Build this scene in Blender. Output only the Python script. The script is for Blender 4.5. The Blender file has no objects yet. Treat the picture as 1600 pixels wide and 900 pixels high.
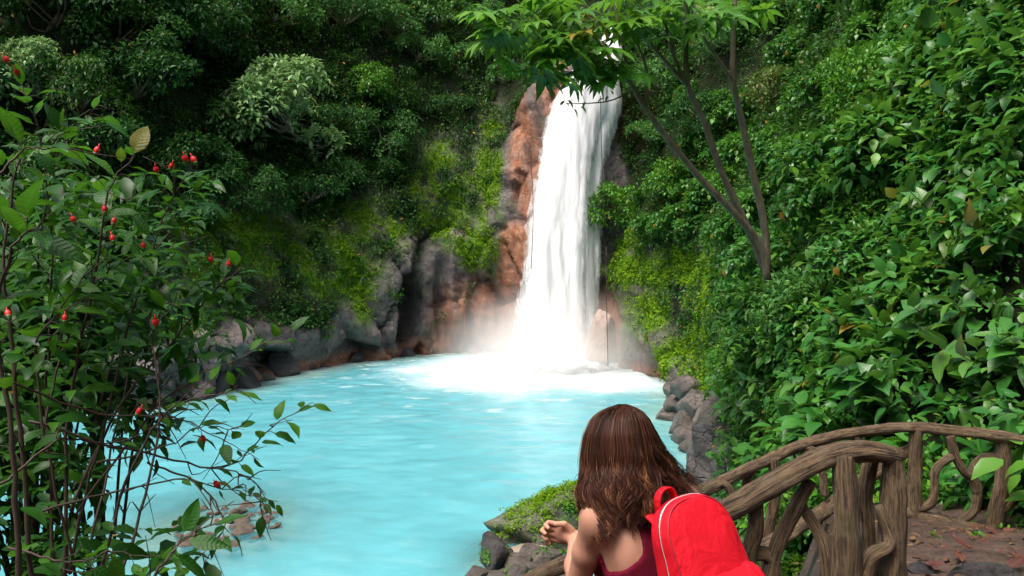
import bpy, math, time
import numpy as np
from mathutils import Vector
T0 = time.time()
scn = bpy.context.scene
COL = scn.collection
# ------------------------------------------------------------------ camera
FPX, PITCH, CAMZ = 1256.0, math.atan(70 / 1256.0), 8.0
CAM = np.array([0.0, 0.0, CAMZ])
FWD = np.array([0, math.cos(PITCH), -math.sin(PITCH)])
UPV = np.array([0, math.sin(PITCH), math.cos(PITCH)])
cd = bpy.data.cameras.new('camera')
cd.sensor_width = 36.0
cd.lens = FPX / 1600 * 36.0
cd.clip_start = 0.05
cd.clip_end = 2000
cam = bpy.data.objects.new('camera', cd)
cam.location = CAM
cam.rotation_euler = (math.pi / 2 - PITCH, 0, 0)
COL.objects.link(cam)
scn.camera = cam
# ------------------------------------------------------------------ sky, sun, exposure
SUN_EL, SUN_AZ = 66.0, 232.0      # azimuth clockwise from +Y: high on the left
w = bpy.data.worlds.new('World')
scn.world = w
w.use_nodes = True
wn, wl = w.node_tree.nodes, w.node_tree.links
wn.clear()
sky = wn.new('ShaderNodeTexSky')
sky.sky_type = 'NISHITA'
sky.sun_disc = False
sky.sun_elevation = math.radians(SUN_EL)
sky.sun_rotation = math.radians(SUN_AZ)
sky.dust_density = 7.0
sky.ozone_density = 0.4
sky.air_density = 1.0
bg = wn.new('ShaderNodeBackground')
bg.inputs['Strength'].default_value = 0.15
wo = wn.new('ShaderNodeOutputWorld')
wl.new(sky.outputs[0], bg.inputs[0])
wl.new(bg.outputs[0], wo.inputs[0])
sd = bpy.data.lights.new('sun', 'SUN')
sd.energy = 2.7
sd.angle = math.radians(30)
sd.color = (1.0, 0.96, 0.90)
sun = bpy.data.objects.new('sun', sd)
_e, _a = math.radians(SUN_EL), math.radians(SUN_AZ)
sdir = Vector((math.sin(_a) * math.cos(_e), math.cos(_a) * math.cos(_e), math.sin(_e)))
sun.rotation_euler = (-sdir).to_track_quat('-Z', 'Y').to_euler()
sun.location = (0, 0, 60)
COL.objects.link(sun)
scn.view_settings.view_transform = 'Standard'
scn.view_settings.look = 'None'
scn.view_settings.exposure = 0.68
scn.view_settings.gamma = 1.0
scn.view_settings.use_curve_mapping = False
scn.cycles.use_denoising = True
scn.cycles.max_bounces = 7
scn.cycles.diffuse_bounces = 2
scn.cycles.use_adaptive_sampling = True
scn.cycles.adaptive_threshold = 0.02
scn.cycles.glossy_bounces = 2
scn.cycles.transmission_bounces = 3
scn.cycles.transparent_max_bounces = 10
scn.cycles.volume_bounces = 4
scn.cycles.volume_step_rate = 1.0
scn.cycles.caustics_reflective = False
scn.cycles.caustics_refractive = False
scn.cycles.sample_clamp_indirect = 6.0

# ------------------------------------------------------------------ numbers
R = np.random.default_rng(7)


def pt(px, py, Y):
    """point of the place seen at photograph pixel (px,py) that lies Y metres ahead"""
    d = FWD + (px - 800) / FPX * np.array([1, 0, 0]) - (py - 450) / FPX * UPV
    return CAM + d * (Y / d[1])


def ptz(px, py, z=0.0):
    d = FWD + (px - 800) / FPX * np.array([1, 0, 0]) - (py - 450) / FPX * UPV
    return CAM + d * ((z - CAMZ) / d[2])


def proj(P):
    q = np.asarray(P, float) - CAM
    dep = q @ FWD
    dep = np.where(np.abs(dep) < 1e-3, 1e-3, dep)
    return 800 + FPX * q[..., 0] / dep, 450 - FPX * (q @ UPV) / dep, dep


def nz(v):
    v = np.asarray(v, float)
    return v / np.maximum(np.linalg.norm(v, axis=-1, keepdims=True), 1e-9)


def _hash(ix, iy, iz, k):
    h = (ix * 374761393 + iy * 668265263 + iz * 2147483647 + k * 974711) & 0xFFFFFFFF
    h = ((h ^ (h >> 13)) * 1274126177) & 0xFFFFFFFF
    h = ((h ^ (h >> 16)) * 2246822519) & 0xFFFFFFFF
    return ((h ^ (h >> 15)) & 0xFFFFFF) / float(0xFFFFFF)


def vnoise(P, k=0):
    i = np.floor(P).astype(np.int64)
    f = P - i
    f = f * f * (3 - 2 * f)
    out = 0
    for a in (0, 1):
        for b in (0, 1):
            for c in (0, 1):
                wgt = (f[..., 0] if a else 1 - f[..., 0]) * (f[..., 1] if b else 1 - f[..., 1]) * (f[..., 2] if c else 1 - f[..., 2])
                out = out + wgt * _hash(i[..., 0] + a, i[..., 1] + b, i[..., 2] + c, k)
    return out * 2 - 1


def fbm(P, oct=4, k=0):
    s, a, t = 0, 1.0, 0
    for o in range(oct):
        s = s + a * vnoise(P * 2 ** o + 17.3 * o, k + o)
        t += a
        a *= 0.5
    return s / t


def voro(P, k=0):
    """F1, F2, cell random (3), offset from the cell centre"""
    i = np.floor(P).astype(np.int64)
    f1 = np.full(P.shape[:-1], 9.0)
    f2 = f1.copy()
    rnd = np.zeros(P.shape)
    off = np.zeros(P.shape)
    for a in (-1, 0, 1):
        for b in (-1, 0, 1):
            for c in (-1, 0, 1):
                I = i + np.array([a, b, c])
                h = np.stack([_hash(I[..., 0], I[..., 1], I[..., 2], k + q) for q in (0, 1, 2)], -1)
                o = P - (I + h)
                d = np.linalg.norm(o, axis=-1)
                n1 = d < f1
                f2 = np.where(n1, f1, np.minimum(f2, d))
                f1 = np.where(n1, d, f1)
                rnd = np.where(n1[..., None], h, rnd)
                off = np.where(n1[..., None], o, off)
    return f1, f2, rnd, off


def sstep(a, b, x):
    t = np.clip((x - a) / (b - a), 0, 1)
    return t * t * (3 - 2 * t)


# ------------------------------------------------------------------ meshes and objects
def mesh(name, V, F, mats=(), smooth=True, attrs=None, fmat=None):
    me = bpy.data.meshes.new(name)
    V = np.ascontiguousarray(V, np.float32)
    if isinstance(F, np.ndarray):
        k = F.shape[1]
        me.vertices.add(len(V))
        me.vertices.foreach_set('co', V.ravel())
        me.loops.add(F.size)
        me.loops.foreach_set('vertex_index', np.ascontiguousarray(F, np.int32).ravel())
        me.polygons.add(len(F))
        me.polygons.foreach_set('loop_start', np.arange(0, F.size, k, dtype=np.int32))
        me.polygons.foreach_set('loop_total', np.full(len(F), k, np.int32))
        me.update(calc_edges=True)
    else:
        me.from_pydata(V.tolist(), [], F)
        me.update()
    if smooth:
        me.polygons.foreach_set('use_smooth', np.ones(len(me.polygons), bool))
    for an, av in (attrs or {}).items():
        av = np.asarray(av, np.float32)
        t = 'FLOAT' if av.ndim == 1 else 'FLOAT_VECTOR'
        at = me.attributes.new(an, t, 'POINT')
        at.data.foreach_set('value' if av.ndim == 1 else 'vector', np.ascontiguousarray(av).ravel())
    for m in mats:
        me.materials.append(m)
    if fmat is not None:
        me.polygons.foreach_set('material_index', np.asarray(fmat, np.int32))
    return me


def obj(name, me, parent=None, loc=None, rot=None, scale=None):
    o = bpy.data.objects.new(name, me)
    COL.objects.link(o)
    if parent is not None:
        o.parent = parent
    if loc is not None:
        o.location = loc
    if rot is not None:
        o.rotation_euler = rot
    if scale is not None:
        o.scale = (scale,) * 3 if np.isscalar(scale) else scale
    return o


def tag(o, label=None, cat=None, group=None, kind=None):
    for k, v in (('label', label), ('category', cat), ('group', group), ('kind', kind)):
        if v:
            o[k] = v
    return o


def thing(name, label, cat, loc=(0, 0, 0), rz=0, group=None, scale=1.0):
    o = obj(name, None, None, loc, (0, 0, rz), scale)
    o.empty_display_size = 0.1
    return tag(o, label, cat, group)


class MB:
    """collects vertices, faces (quads and triangles) and point attributes for one mesh"""

    def __init__(self):
        self.V, self.F, self.A, self.n = [], [], {}, 0

    def add(self, V, F, **attrs):
        V = np.asarray(V, float)
        self.V.append(V)
        self.F += (np.asarray(F) + self.n).tolist() if isinstance(F, np.ndarray) else [[i + self.n for i in f] for f in F]
        for k, a in attrs.items():
            self.A.setdefault(k, []).append(np.broadcast_to(np.asarray(a, float), (len(V),) + np.shape(a)[1:] if np.ndim(a) else (len(V),)))
        self.n += len(V)

    def mesh(self, name, mats, smooth=True):
        return mesh(name, np.concatenate(self.V), self.F, mats, smooth, {k: np.concatenate(a) for k, a in self.A.items()})


def spline(pts, n):
    """Catmull-Rom through pts, n samples"""
    p = np.asarray(pts, float)
    p = np.concatenate([[2 * p[0] - p[1]], p, [2 * p[-1] - p[-2]]])
    m = len(p) - 3
    t = np.linspace(0, m - 1e-6, n)
    i = t.astype(int)
    u = (t - i)[:, None]
    a, b, c, d = p[i], p[i + 1], p[i + 2], p[i + 3]
    return 0.5 * (2 * b + (c - a) * u + (2 * a - 5 * b + 4 * c - d) * u ** 2 + (3 * b - a - 3 * c + d) * u ** 3)


def tube(pts, rad, sides=8, closed_ends=True, squash=None, seed=None, rough=0.0):
    p = np.asarray(pts, float)
    n = len(p)
    rad = np.broadcast_to(np.asarray(rad, float), (n,))
    t = nz(np.gradient(p, axis=0))
    ref = np.array([0.13, 0.27, 0.95]) if abs(t[0] @ np.array([0.13, 0.27, 0.95])) < 0.9 else np.array([1.0, 0, 0])
    N = np.zeros((n, 3))
    N[0] = nz(np.cross(t[0], ref))
    for i in range(1, n):
        v = N[i - 1] - t[i] * (N[i - 1] @ t[i])
        N[i] = nz(v)
    B = np.cross(t, N)
    a = np.linspace(0, 2 * np.pi, sides, endpoint=False)
    ring = np.cos(a)[None, :, None] * N[:, None] + np.sin(a)[None, :, None] * B[:, None] * (squash or 1.0)
    V = p[:, None] + ring * rad[:, None, None]
    if rough:
        s = np.concatenate([[0], np.cumsum(np.linalg.norm(np.diff(p, axis=0), axis=1))])
        rm = max(rad.mean(), 1e-4)
        q = np.stack([np.cos(a)[None] * 1.6 + 0 * s[:, None], np.sin(a)[None] * 1.6 + 0 * s[:, None], (s / rm * 0.30)[:, None] + 0 * a[None]], -1) + (seed or 0) * 3.7
        q2 = q * np.array([3.2, 3.2, 1.1])
        V = V + ring * (rad[:, None] * rough * (fbm(q, 3, 5) + 0.45 * fbm(q2, 2, 9)))[:, :, None]
    V = V.reshape(-1, 3)
    i = np.arange(n - 1)[:, None] * sides
    j = np.arange(sides)[None]
    jn = (j + 1) % sides
    F = np.stack([i + j, i + jn, i + sides + jn, i + sides + j], -1).reshape(-1, 4).tolist()
    if closed_ends:
        V = np.concatenate([V, [p[0] - t[0] * rad[0] * 0.3, p[-1] + t[-1] * rad[-1] * 0.3]])
        a0, a1 = n * sides, n * sides + 1
        for q in range(sides):
            F.append([a0, (q + 1) % sides, q])
            F.append([a1, (n - 1) * sides + q, (n - 1) * sides + (q + 1) % sides])
    return V, F


def grid_faces(nu, nv):
    i = np.arange(nu - 1)[:, None] * nv
    j = np.arange(nv - 1)[None]
    return np.stack([i + j, i + j + 1, i + nv + j + 1, i + nv + j], -1).reshape(-1, 4)


# leaf templates: (along, across, normal), midrib folded, tip drooping
def leaf_far(wd):
    return np.array([[0, 0, 0], [.45, .5 * wd, .07], [1, 0, -.12], [.45, -.5 * wd, .07]]), np.array([[0, 1, 2], [0, 2, 3]])


def leaf_mid(wd):
    V = np.array([[0, 0, 0], [.35, 0, .03], [.7, 0, -.02], [1.05, 0, -.17],
                  [.14, .3 * wd, .03], [.42, .5 * wd, .09], [.75, .32 * wd, .03],
                  [.14, -.3 * wd, .03], [.42, -.5 * wd, .09], [.75, -.32 * wd, .03]])
    F = np.array([[0, 4, 1], [4, 5, 1], [1, 5, 2], [5, 6, 2], [2, 6, 3], [0, 1, 7], [7, 1, 8], [1, 2, 8], [8, 2, 9], [2, 3, 9]])
    return V, F


def leaves(P, D, N, L, tmpl, rnd):
    """one array of leaves: P foot, D axis, N normal, L length -> V, F, rnd attribute"""
    tv, tf = tmpl
    D = nz(D)
    S = nz(np.cross(N, D))
    U = np.cross(D, S)
    L = np.asarray(L)[:, None, None]
    V = P[:, None] + L * (tv[None, :, 0:1] * D[:, None] + tv[None, :, 1:2] * S[:, None] + tv[None, :, 2:3] * U[:, None])
    k = len(tv)
    F = (tf[None] + (np.arange(len(P)) * k)[:, None, None]).reshape(-1, 3)
    return V.reshape(-1, 3), F, np.repeat(rnd, k, axis=0)


def clump_leaves(C, U, rad, per, Ls, tmpl, flat=0.55, droop=0.35, up=0.9, rng=R, spread=0.35):
    """domes of leaves: centres C, outward directions U"""
    M = len(C)
    n = M * per
    c = np.repeat(C, per, 0)
    u = nz(np.repeat(U, per, 0))
    r = np.repeat(np.broadcast_to(rad, (M,)), per)
    g = nz(rng.normal(size=(n, 3)) + u * 0.55)
    q = g * (r * rng.random(n) ** 0.5)[:, None]
    q -= u * ((q * u).sum(1) * (1 - flat))[:, None]
    D = g * 0.9 + rng.normal(size=(n, 3)) * 0.45 + np.array([0, 0, -droop])
    N = u * 0.5 + np.array([0, 0, up]) + rng.normal(size=(n, 3)) * spread
    L = np.repeat(np.broadcast_to(Ls, (M,)), per) * rng.uniform(0.6, 1.25, n)
    rn = np.stack([rng.random(n), np.repeat(rng.random(M), per), rng.random(n)], 1)
    return leaves(c + q, D, N, L, tmpl, rn)


def leaf_object_mesh(name, parts, mats):
    V, F, A, n = [], [], [], 0
    for v, f, a in parts:
        V.append(v)
        F.append(f + n)
        A.append(a)
        n += len(v)
    return mesh(name, np.concatenate(V), np.concatenate(F), mats, True, {'rnd': np.concatenate(A)})


# ------------------------------------------------------------------ materials
class NT:
    def __init__(self, name):
        self.m = bpy.data.materials.new(name)
        self.m.use_nodes = True
        self.t = self.m.node_tree
        self.t.nodes.clear()
        self.out = self.n('OutputMaterial')

    def n(self, typ, **kw):
        nd = self.t.nodes.new('ShaderNode' + typ)
        for k, v in kw.items():
            if hasattr(nd, k):
                setattr(nd, k, v)
            else:
                self.set(nd, k, v)
        return nd

    def set(self, nd, k, v):
        s = nd.inputs[k if isinstance(k, int) else k.replace('_', ' ')]
        if isinstance(v, bpy.types.NodeSocket):
            self.t.links.new(v, s)
        else:
            s.default_value = v

    def link(self, a, b):
        self.t.links.new(a, b)

    def attr(self, name, comp=None):
        a = self.n('Attribute', attribute_name=name)
        if comp is None:
            return a.outputs['Fac']
        if comp == 'v':
            return a.outputs['Vector']
        s = self.n('SeparateXYZ')
        self.link(a.outputs['Vector'], s.inputs[0])
        return s.outputs[comp]

    def math(self, op, a, b=0.0, clamp=False):
        m = self.n('Math', operation=op, use_clamp=clamp)
        for i, v in enumerate((a, b)):
            self.set(m, i, v)
        return m.outputs[0]

    def mix(self, fac, a, b):
        m = self.n('Mix', data_type='RGBA')
        for s, v in ((m.inputs[0], fac), (m.inputs[6], a), (m.inputs[7], b)):
            if isinstance(v, bpy.types.NodeSocket):
                self.link(v, s)
            else:
                s.default_value = (v if s.type == 'VALUE' else (v, v, v, 1)) if np.isscalar(v) else tuple(v) + (1,) * (4 - len(v))
        return m.outputs[2]

    def ramp(self, fac, stops):
        r = self.n('ValToRGB')
        e = r.color_ramp.elements
        while len(e) < len(stops):
            e.new(0.5)
        for el, (p, c) in zip(e, stops):
            el.position = p
            el.color = (c, c, c, 1) if np.isscalar(c) else tuple(c) + (1,) * (4 - len(c))
        self.link(fac, r.inputs[0])
        return r.outputs[0]

    def pos(self, scale=(1, 1, 1), src='Object'):
        tc = self.n('TexCoord')
        mp = self.n('Mapping')
        self.link(tc.outputs[src], mp.inputs[0])
        mp.inputs['Scale'].default_value = scale
        return mp.outputs[0]

    def noise(self, vec, scale, detail=4, rough=0.55, dist=0.0):
        t = self.n('TexNoise', Scale=scale, Detail=detail, Roughness=rough, Distortion=dist)
        self.link(vec, t.inputs['Vector'])
        return t.outputs['Fac']

    def bump(self, h, strength, dist, normal=None):
        b = self.n('Bump', Strength=strength, Distance=dist)
        self.link(h, b.inputs['Height'])
        if normal is not None:
            self.link(normal, b.inputs['Normal'])
        return b.outputs[0]

    def bsdf(self, **kw):
        return self.n('BsdfPrincipled', **kw)

    def done(self, shader):
        self.link(shader.outputs[0] if hasattr(shader, 'outputs') else shader, self.out.inputs['Surface'])
        return self.m


def mat_leaf(name, c0, c1, c2, transl=0.30, rough=0.42, by_object=False, veins=False, old=(.30, .17, .03), old_p=0.985, spec=0.3):
    """c0..c1: leaf to leaf, c2: young leaves; a few old ones"""
    t = NT(name)
    if by_object:
        oi = t.n('ObjectInfo')
        r0 = oi.outputs['Random']
        r1 = t.math('FRACT', t.math('MULTIPLY', r0, 17.31))
        r2 = t.math('FRACT', t.math('MULTIPLY', r0, 71.7))
    else:
        r0, r1, r2 = (t.attr('rnd', i) for i in (0, 1, 2))
    base = t.mix(r0, c0, c1)
    base = t.mix(t.ramp(r1, [(0.55, 0), (0.95, 0.75)]), base, c2)
    base = t.mix(t.ramp(r2, [(old_p, 0), (min(old_p + .01, 1), 1)]), base, old)
    nrm = None
    if veins:
        u = t.attr('luv', 0)
        v = t.attr('luv', 1)
        av = t.math('ABSOLUTE', v)
        ph = t.math('SINE', t.math('MULTIPLY', t.math('SUBTRACT', u, t.math('MULTIPLY', av, 0.55)), 58.0))
        rib = t.math('MAXIMUM', t.math('SUBTRACT', 1.0, t.math('MULTIPLY', av, 28.0)), 0.0)
        vein = t.math('MAXIMUM', t.ramp(ph, [(0.86, 0), (1.0, 0.55)]), rib)
        base = t.mix(t.math('MULTIPLY', vein, 0.26), base, tuple(min(1, x * 2.2 + .01) for x in c1))
        nz_ = t.noise(t.pos(), 30, 3)
        nrm = t.bump(t.math('ADD', t.math('MULTIPLY', ph, -0.2), nz_), 0.4, 0.004)
        base = t.mix(t.ramp(nz_, [(0.62, 0), (0.80, 0.5)]), base, tuple(x * .55 for x in c0))
    p = t.bsdf(Base_Color=base, Roughness=rough)
    p.inputs['Specular IOR Level'].default_value = spec
    tr = t.n('BsdfTranslucent')
    t.link(t.mix(0.5, base, c2), tr.inputs[0])
    if nrm is not None:
        t.link(nrm, p.inputs['Normal'])
        t.link(nrm, tr.inputs['Normal'])
    mx = t.n('MixShader', Fac=transl)
    t.link(p.outputs[0], mx.inputs[1])
    t.link(tr.outputs[0], mx.inputs[2])
    return t.done(mx)


M = {}
M['leaf_far'] = mat_leaf('leaf far wall', (.010, .050, .010), (.024, .095, .014), (.060, .150, .014), spec=.2)
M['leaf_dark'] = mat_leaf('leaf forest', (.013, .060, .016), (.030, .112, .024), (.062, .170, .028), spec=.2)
M['leaf_pale'] = mat_leaf('leaf pale', (.150, .290, .100), (.230, .390, .150), (.26, .42, .13), rough=.38)
M['leaf_lime'] = mat_leaf('leaf lime', (.040, .165, .014), (.070, .225, .016), (.130, .290, .018))
M['leaf_slope'] = mat_leaf('leaf slope', (.020, .110, .018), (.052, .190, .028), (.120, .285, .028), rough=.36)
M['leaf_big'] = mat_leaf('leaf big', (.027, .108, .030), (.058, .180, .038), (.120, .265, .028), rough=.34, by_object=True, veins=True, old_p=.985, spec=.45)
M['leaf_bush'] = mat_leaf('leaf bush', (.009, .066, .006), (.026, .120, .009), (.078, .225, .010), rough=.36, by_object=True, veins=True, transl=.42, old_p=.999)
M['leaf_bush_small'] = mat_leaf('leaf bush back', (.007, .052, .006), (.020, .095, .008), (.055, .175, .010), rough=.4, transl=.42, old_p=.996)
M['leaf_tree'] = mat_leaf('leaf tree', (.045, .165, .014), (.085, .240, .018), (.150, .330, .024), rough=.36, by_object=True, veins=True, transl=.45)
M['moss'] = mat_leaf('moss', (.080, .185, .005), (.140, .280, .007), (.20, .35, .010), transl=.25, rough=.7, old_p=.995, spec=.15)


def mat_rock(name, ca, cb, cc, orange=None, scale=1.0, wet=0.45, use_masks=False):
    t = NT(name)
    v = t.pos()
    n1 = t.noise(v, 0.55 * scale, 6, .6)
    n2 = t.noise(v, 3.2 * scale, 6, .65)
    vo = t.n('TexVoronoi', feature='DISTANCE_TO_EDGE', Scale=1.5 * scale)
    vd = t.n('VectorMath', operation='ADD')
    nn = t.n('TexNoise', Scale=1.2 * scale, Detail=3)
    t.link(v, nn.inputs['Vector'])
    t.link(v, vd.inputs[0])
    t.link(nn.outputs['Color'], vd.inputs[1])
    t.link(vd.outputs[0], vo.inputs['Vector'])
    crack = t.ramp(vo.outputs['Distance'], [(0.0, 0.0), (0.035, 1.0)])
    c = t.mix(t.ramp(n1, [(.35, 0), (.65, 1)]), ca, cb)
    c = t.mix(t.ramp(n2, [(.5, 0), (.72, .8)]), c, cc)
    c = t.mix(t.math('MULTIPLY', t.math('SUBTRACT', 1.0, crack), .55), c, tuple(x * .3 for x in ca))
    if use_masks:
        so = t.attr('stain')
        sn = t.noise(t.pos((1, 1, .35)), 1.1, 5, .65)
        f = t.math('MULTIPLY', so, t.ramp(sn, [(.30, .25), (.55, 1)]), True)
        oc = t.mix(t.ramp(t.noise(t.pos((1, 1, .25)), 1.9, 5), [(.35, 0), (.68, 1)]), (.23, .062, .016), (.36, .17, .095))
        c = t.mix(f, c, oc)
        mo = t.attr('moss')
        mn = t.noise(v, 2.2, 6, .7)
        mf = t.math('MULTIPLY', mo, t.ramp(mn, [(.32, 0.2), (.52, 1)]), True)
        mc = t.mix(t.ramp(t.noise(v, 7, 4), [(.3, 0), (.7, 1)]), (.040, .105, .004), (.130, .250, .006))
        c = t.mix(mf, c, mc)
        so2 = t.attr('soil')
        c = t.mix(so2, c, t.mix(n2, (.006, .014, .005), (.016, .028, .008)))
        rough = t.mix(t.math('MAXIMUM', mf, so2), t.ramp(n2, [(.3, wet - .12), (.7, wet + .25)]), .95)
    else:
        rough = t.ramp(n2, [(.3, wet - .12), (.7, wet + .25)])
    h = t.math('ADD', t.math('MULTIPLY', n2, .8), t.math('MULTIPLY', crack, .35))
    h = t.math('ADD', h, t.math('MULTIPLY', t.noise(v, 14 * scale, 5, .7), .35))
    nb = t.bump(h, .75, .22 / scale)
    p = t.bsdf(Base_Color=c, Roughness=rough, Normal=nb)
    if use_masks:
        t.link(t.math('SUBTRACT', .5, t.math('MULTIPLY', so2, .48)), p.inputs['Specular IOR Level'])
    return t.done(p)


M['cliff'] = mat_rock('cliff rock', (.050, .042, .042), (.165, .135, .125), (.085, .095, .105), use_masks=True)
M['rock'] = mat_rock('boulder rock', (.024, .021, .022), (.078, .068, .066), (.050, .050, .053), scale=1.4)
M['rock_wet'] = mat_rock('wet brown stone', (.085, .062, .048), (.20, .155, .12), (.14, .125, .11), scale=3.0, wet=.35)
M['rock_grey'] = mat_rock('grey boulder rock', (.052, .043, .037), (.150, .125, .108), (.095, .088, .080), scale=1.6, wet=.42)
M['rock_mossy'] = mat_rock('mossy rock', (.075, .080, .060), (.145, .150, .105), (.080, .125, .030), scale=2.4, wet=.5)
# ------------------------------------------------------------------ the gorge: shoreline, cliff, bank, pool
shore = [(-60, 24), (-40, 31)]
for q in ((-60, 652), (170, 638), (330, 616), (450, 587), (560, 565), (650, 556), (720, 552), (790, 553)):
    g = ptz(*q)
    shore.append((g[0], g[1]))
shore += [(2.4, 55.6), (5.4, 53.2), (7.3, 48.5)]
for q in ((1056, 610), (1084, 650), (1128, 702), (1176, 738)):
    g = ptz(*q)
    shore.append((g[0], g[1]))
shore += [(7.0, 22.5), (6.0, 16.5), (5.25, 11.5), (4.95, 8.0), (5.2, 4.0), (6.0, -2.0), (7.5, -12.0), (9, -24)]
shore = np.array(shore)
SH = spline(shore, 4000)
_ds = np.concatenate([[0], np.cumsum(np.linalg.norm(np.diff(SH, axis=0), axis=1))])
NS = 700
sarc = np.linspace(0, _ds[-1], NS)
SH = np.stack([np.interp(sarc, _ds, SH[:, i]) for i in (0, 1)], 1)
tan = nz(np.gradient(SH, axis=0))
k = np.hanning(61)
k /= k.sum()
tans = nz(np.stack([np.convolve(np.pad(tan[:, i], 30, 'edge'), k, 'valid') for i in (0, 1)], 1))
NRM = np.stack([-tans[:, 1], tans[:, 0]], 1)
NZ = 210
zz = np.concatenate([np.linspace(-1.6, 14, 110), np.linspace(14.15, 46, NZ - 110)])
S, Z = np.meshgrid(np.arange(NS), zz, indexing='ij')
bx, by = SH[S, 0], SH[S, 1]
nx, ny = NRM[S, 0], NRM[S, 1]
side = sstep(38.0, 26.0, by) * (bx > 0)               # 1 along the near right-hand slope
fallw = np.exp(-((bx - 3.2) / 4.6) ** 2) * (by > 45)
back = np.clip(Z - 8.5, 0, None) * 0.50 + np.clip(Z, 0, 9) * 0.10
left = sstep(-8, -14, bx) * (by > 20)
back = back + left * np.clip(Z - 2.0, 0, 8) * 0.35
back = back * (1 - fallw * 0.6) + fallw * np.clip(Z - 19.5, 0, None) * 1.3
slope = np.where(Z > 6, (Z - 6) * 0.50, (Z - 6) * 0.22 + 0.5 * 0)
back = back * (1 - side) + slope * side
P0 = np.stack([bx + nx * back, by + ny * back, Z], -1)
px, py, dep = proj(P0)
n_big = fbm(P0 / 6.0, 3, 3)
f1, f2, cr, co = voro(P0 / np.array([3.1, 3.1, 4.6]), 11)
tilt = (co * (cr - 0.5) * 2.2).sum(-1)
block = (cr[..., 0] - 0.5) * 1.5 + tilt * 1.1 - np.minimum((f2 - f1) * 3.0, 0.55) + .3
g1, g2, hr, ho = voro(P0 / np.array([0.95, 0.95, 1.15]), 23)
small = (hr[..., 0] - 0.5) * 0.45 + (ho * (hr - 0.5)).sum(-1) * 0.5 - np.minimum((g2 - g1) * 1.0, 0.2) + .1


def blob(cx, cy, rx, ry, soft=0.35, ang=0.0):
    c, s = math.cos(ang), math.sin(ang)
    u = ((px - cx) * c + (py - cy) * s) / rx
    v = (-(px - cx) * s + (py - cy) * c) / ry
    return sstep(1 + soft, 1 - soft, np.sqrt(u * u + v * v))


# where bare rock shows (in the photograph's view of this wall)
edge_n = 26 * fbm(P0 / 1.7, 3, 41)
pyn = py + edge_n
far_face = sstep(23, 27, dep)
rocky = np.zeros_like(px)
top_line = np.interp(px, [150, 300, 380, 440, 500, 540, 580, 640, 690, 760, 790, 800, 870, 950, 1000, 1040, 1090, 1140, 1200],
                     [560, 520, 480, 505, 520, 440, 400, 365, 345, 345, 220, 190, 90, 120, 470, 520, 585, 600, 640])
rocky = sstep(-12, 14, pyn - top_line) * far_face * (dep > 5)
rocky = np.maximum(rocky, blob(985, 520, 40, 120) * far_face * .7)
rocky = np.maximum(rocky, sstep(1190, 1160, px + edge_n) * sstep(600, 640, pyn) * (bx > 5) * (dep > 16))
stain = np.maximum.reduce([blob(828, 265, 23, 115, .4, -.1), blob(870, 140, 26, 60), blob(985, 170, 34, 60), blob(812, 385, 30, 40),
                           blob(760, 500, 75, 60, .5) * .9, blob(800, 470, 26, 90), blob(940, 510, 26, 60), blob(985, 605, 60, 24), blob(720, 545, 90, 22)])
stain = np.maximum(stain, sstep(0.75, 0.2, np.abs(Z - 0.15)) * .75 * (dep > 20))
stain = stain * far_face
mossm = np.maximum.reduce([blob(690, 300, 48, 75, .6), blob(768, 290, 26, 130, .5), blob(590, 350, 60, 42, .6), blob(480, 408, 90, 55, .6), blob(655, 320, 18, 70, .6),
                           blob(350, 370, 90, 60, .6), blob(975, 400, 30, 60, .6), blob(1010, 470, 60, 60, .6), blob(1110, 480, 70, 130, .6), blob(1080, 560, 50, 70, .6), blob(1030, 420, 60, 60, .6),
                           blob(545, 435, 22, 60, .5), blob(735, 380, 26, 40, .5), blob(270, 430, 60, 80, .6)]) * far_face
mossm *= np.clip(0.75 + fbm(P0 / 1.3, 4, 61) * 1.8, 0, 1) * (1 - stain)
moss_att = np.clip(mossm + 0.30 * far_face * np.clip(fbm(P0 / 1.1, 3, 77) * 2.2 - .35, 0, 1) * (1 - stain), 0, 1)
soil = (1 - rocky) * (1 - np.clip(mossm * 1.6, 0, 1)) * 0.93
disp = n_big * (1.5 - side * .5) * sstep(-1, 3, Z) + rocky * (block * 0.95 + small * 0.5) + (1 - rocky) * 0.45 * fbm(P0 / 1.4, 3, 31)
rs_ = sstep(22, 28, by) * (bx > 5.5)
disp = disp * (1 - 0.55 * fallw) + rs_ * (.55 - .75 * n_big * 1.5 * sstep(-1, 3, Z))
disp += 4.2 * blob(632, 480, 22, 56, .3, .12) * far_face + 1.2 * blob(690, 470, 10, 60, .4) * far_face
disp -= 1.1 * blob(600, 470, 36, 70, .5) * far_face + 1.2 * blob(715, 440, 22, 90, .5) * far_face + 0.9 * blob(938, 515, 16, 42, .5) * far_face
disp += 1.0 * blob(855, 200, 12, 90, .5) * far_face
disp += 0.07 * fbm(P0 / 0.35, 3, 91)
CP = np.stack([P0[..., 0] + nx * disp, P0[..., 1] + ny * disp, Z + 0.35 * rocky * (cr[..., 1] - .5)], -1)
cliff_me = mesh('cliff', CP.reshape(-1, 3), grid_faces(NS, NZ)[:, ::-1], [M['cliff']], True,
                {'stain': np.clip(stain, 0, 1).ravel(), 'moss': moss_att.ravel(), 'soil': soil.ravel()})
tag(obj('cliff', cliff_me), 'steep rock wall of the gorge, mossy and overgrown, curving round the pool', None, None, 'structure')


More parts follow.
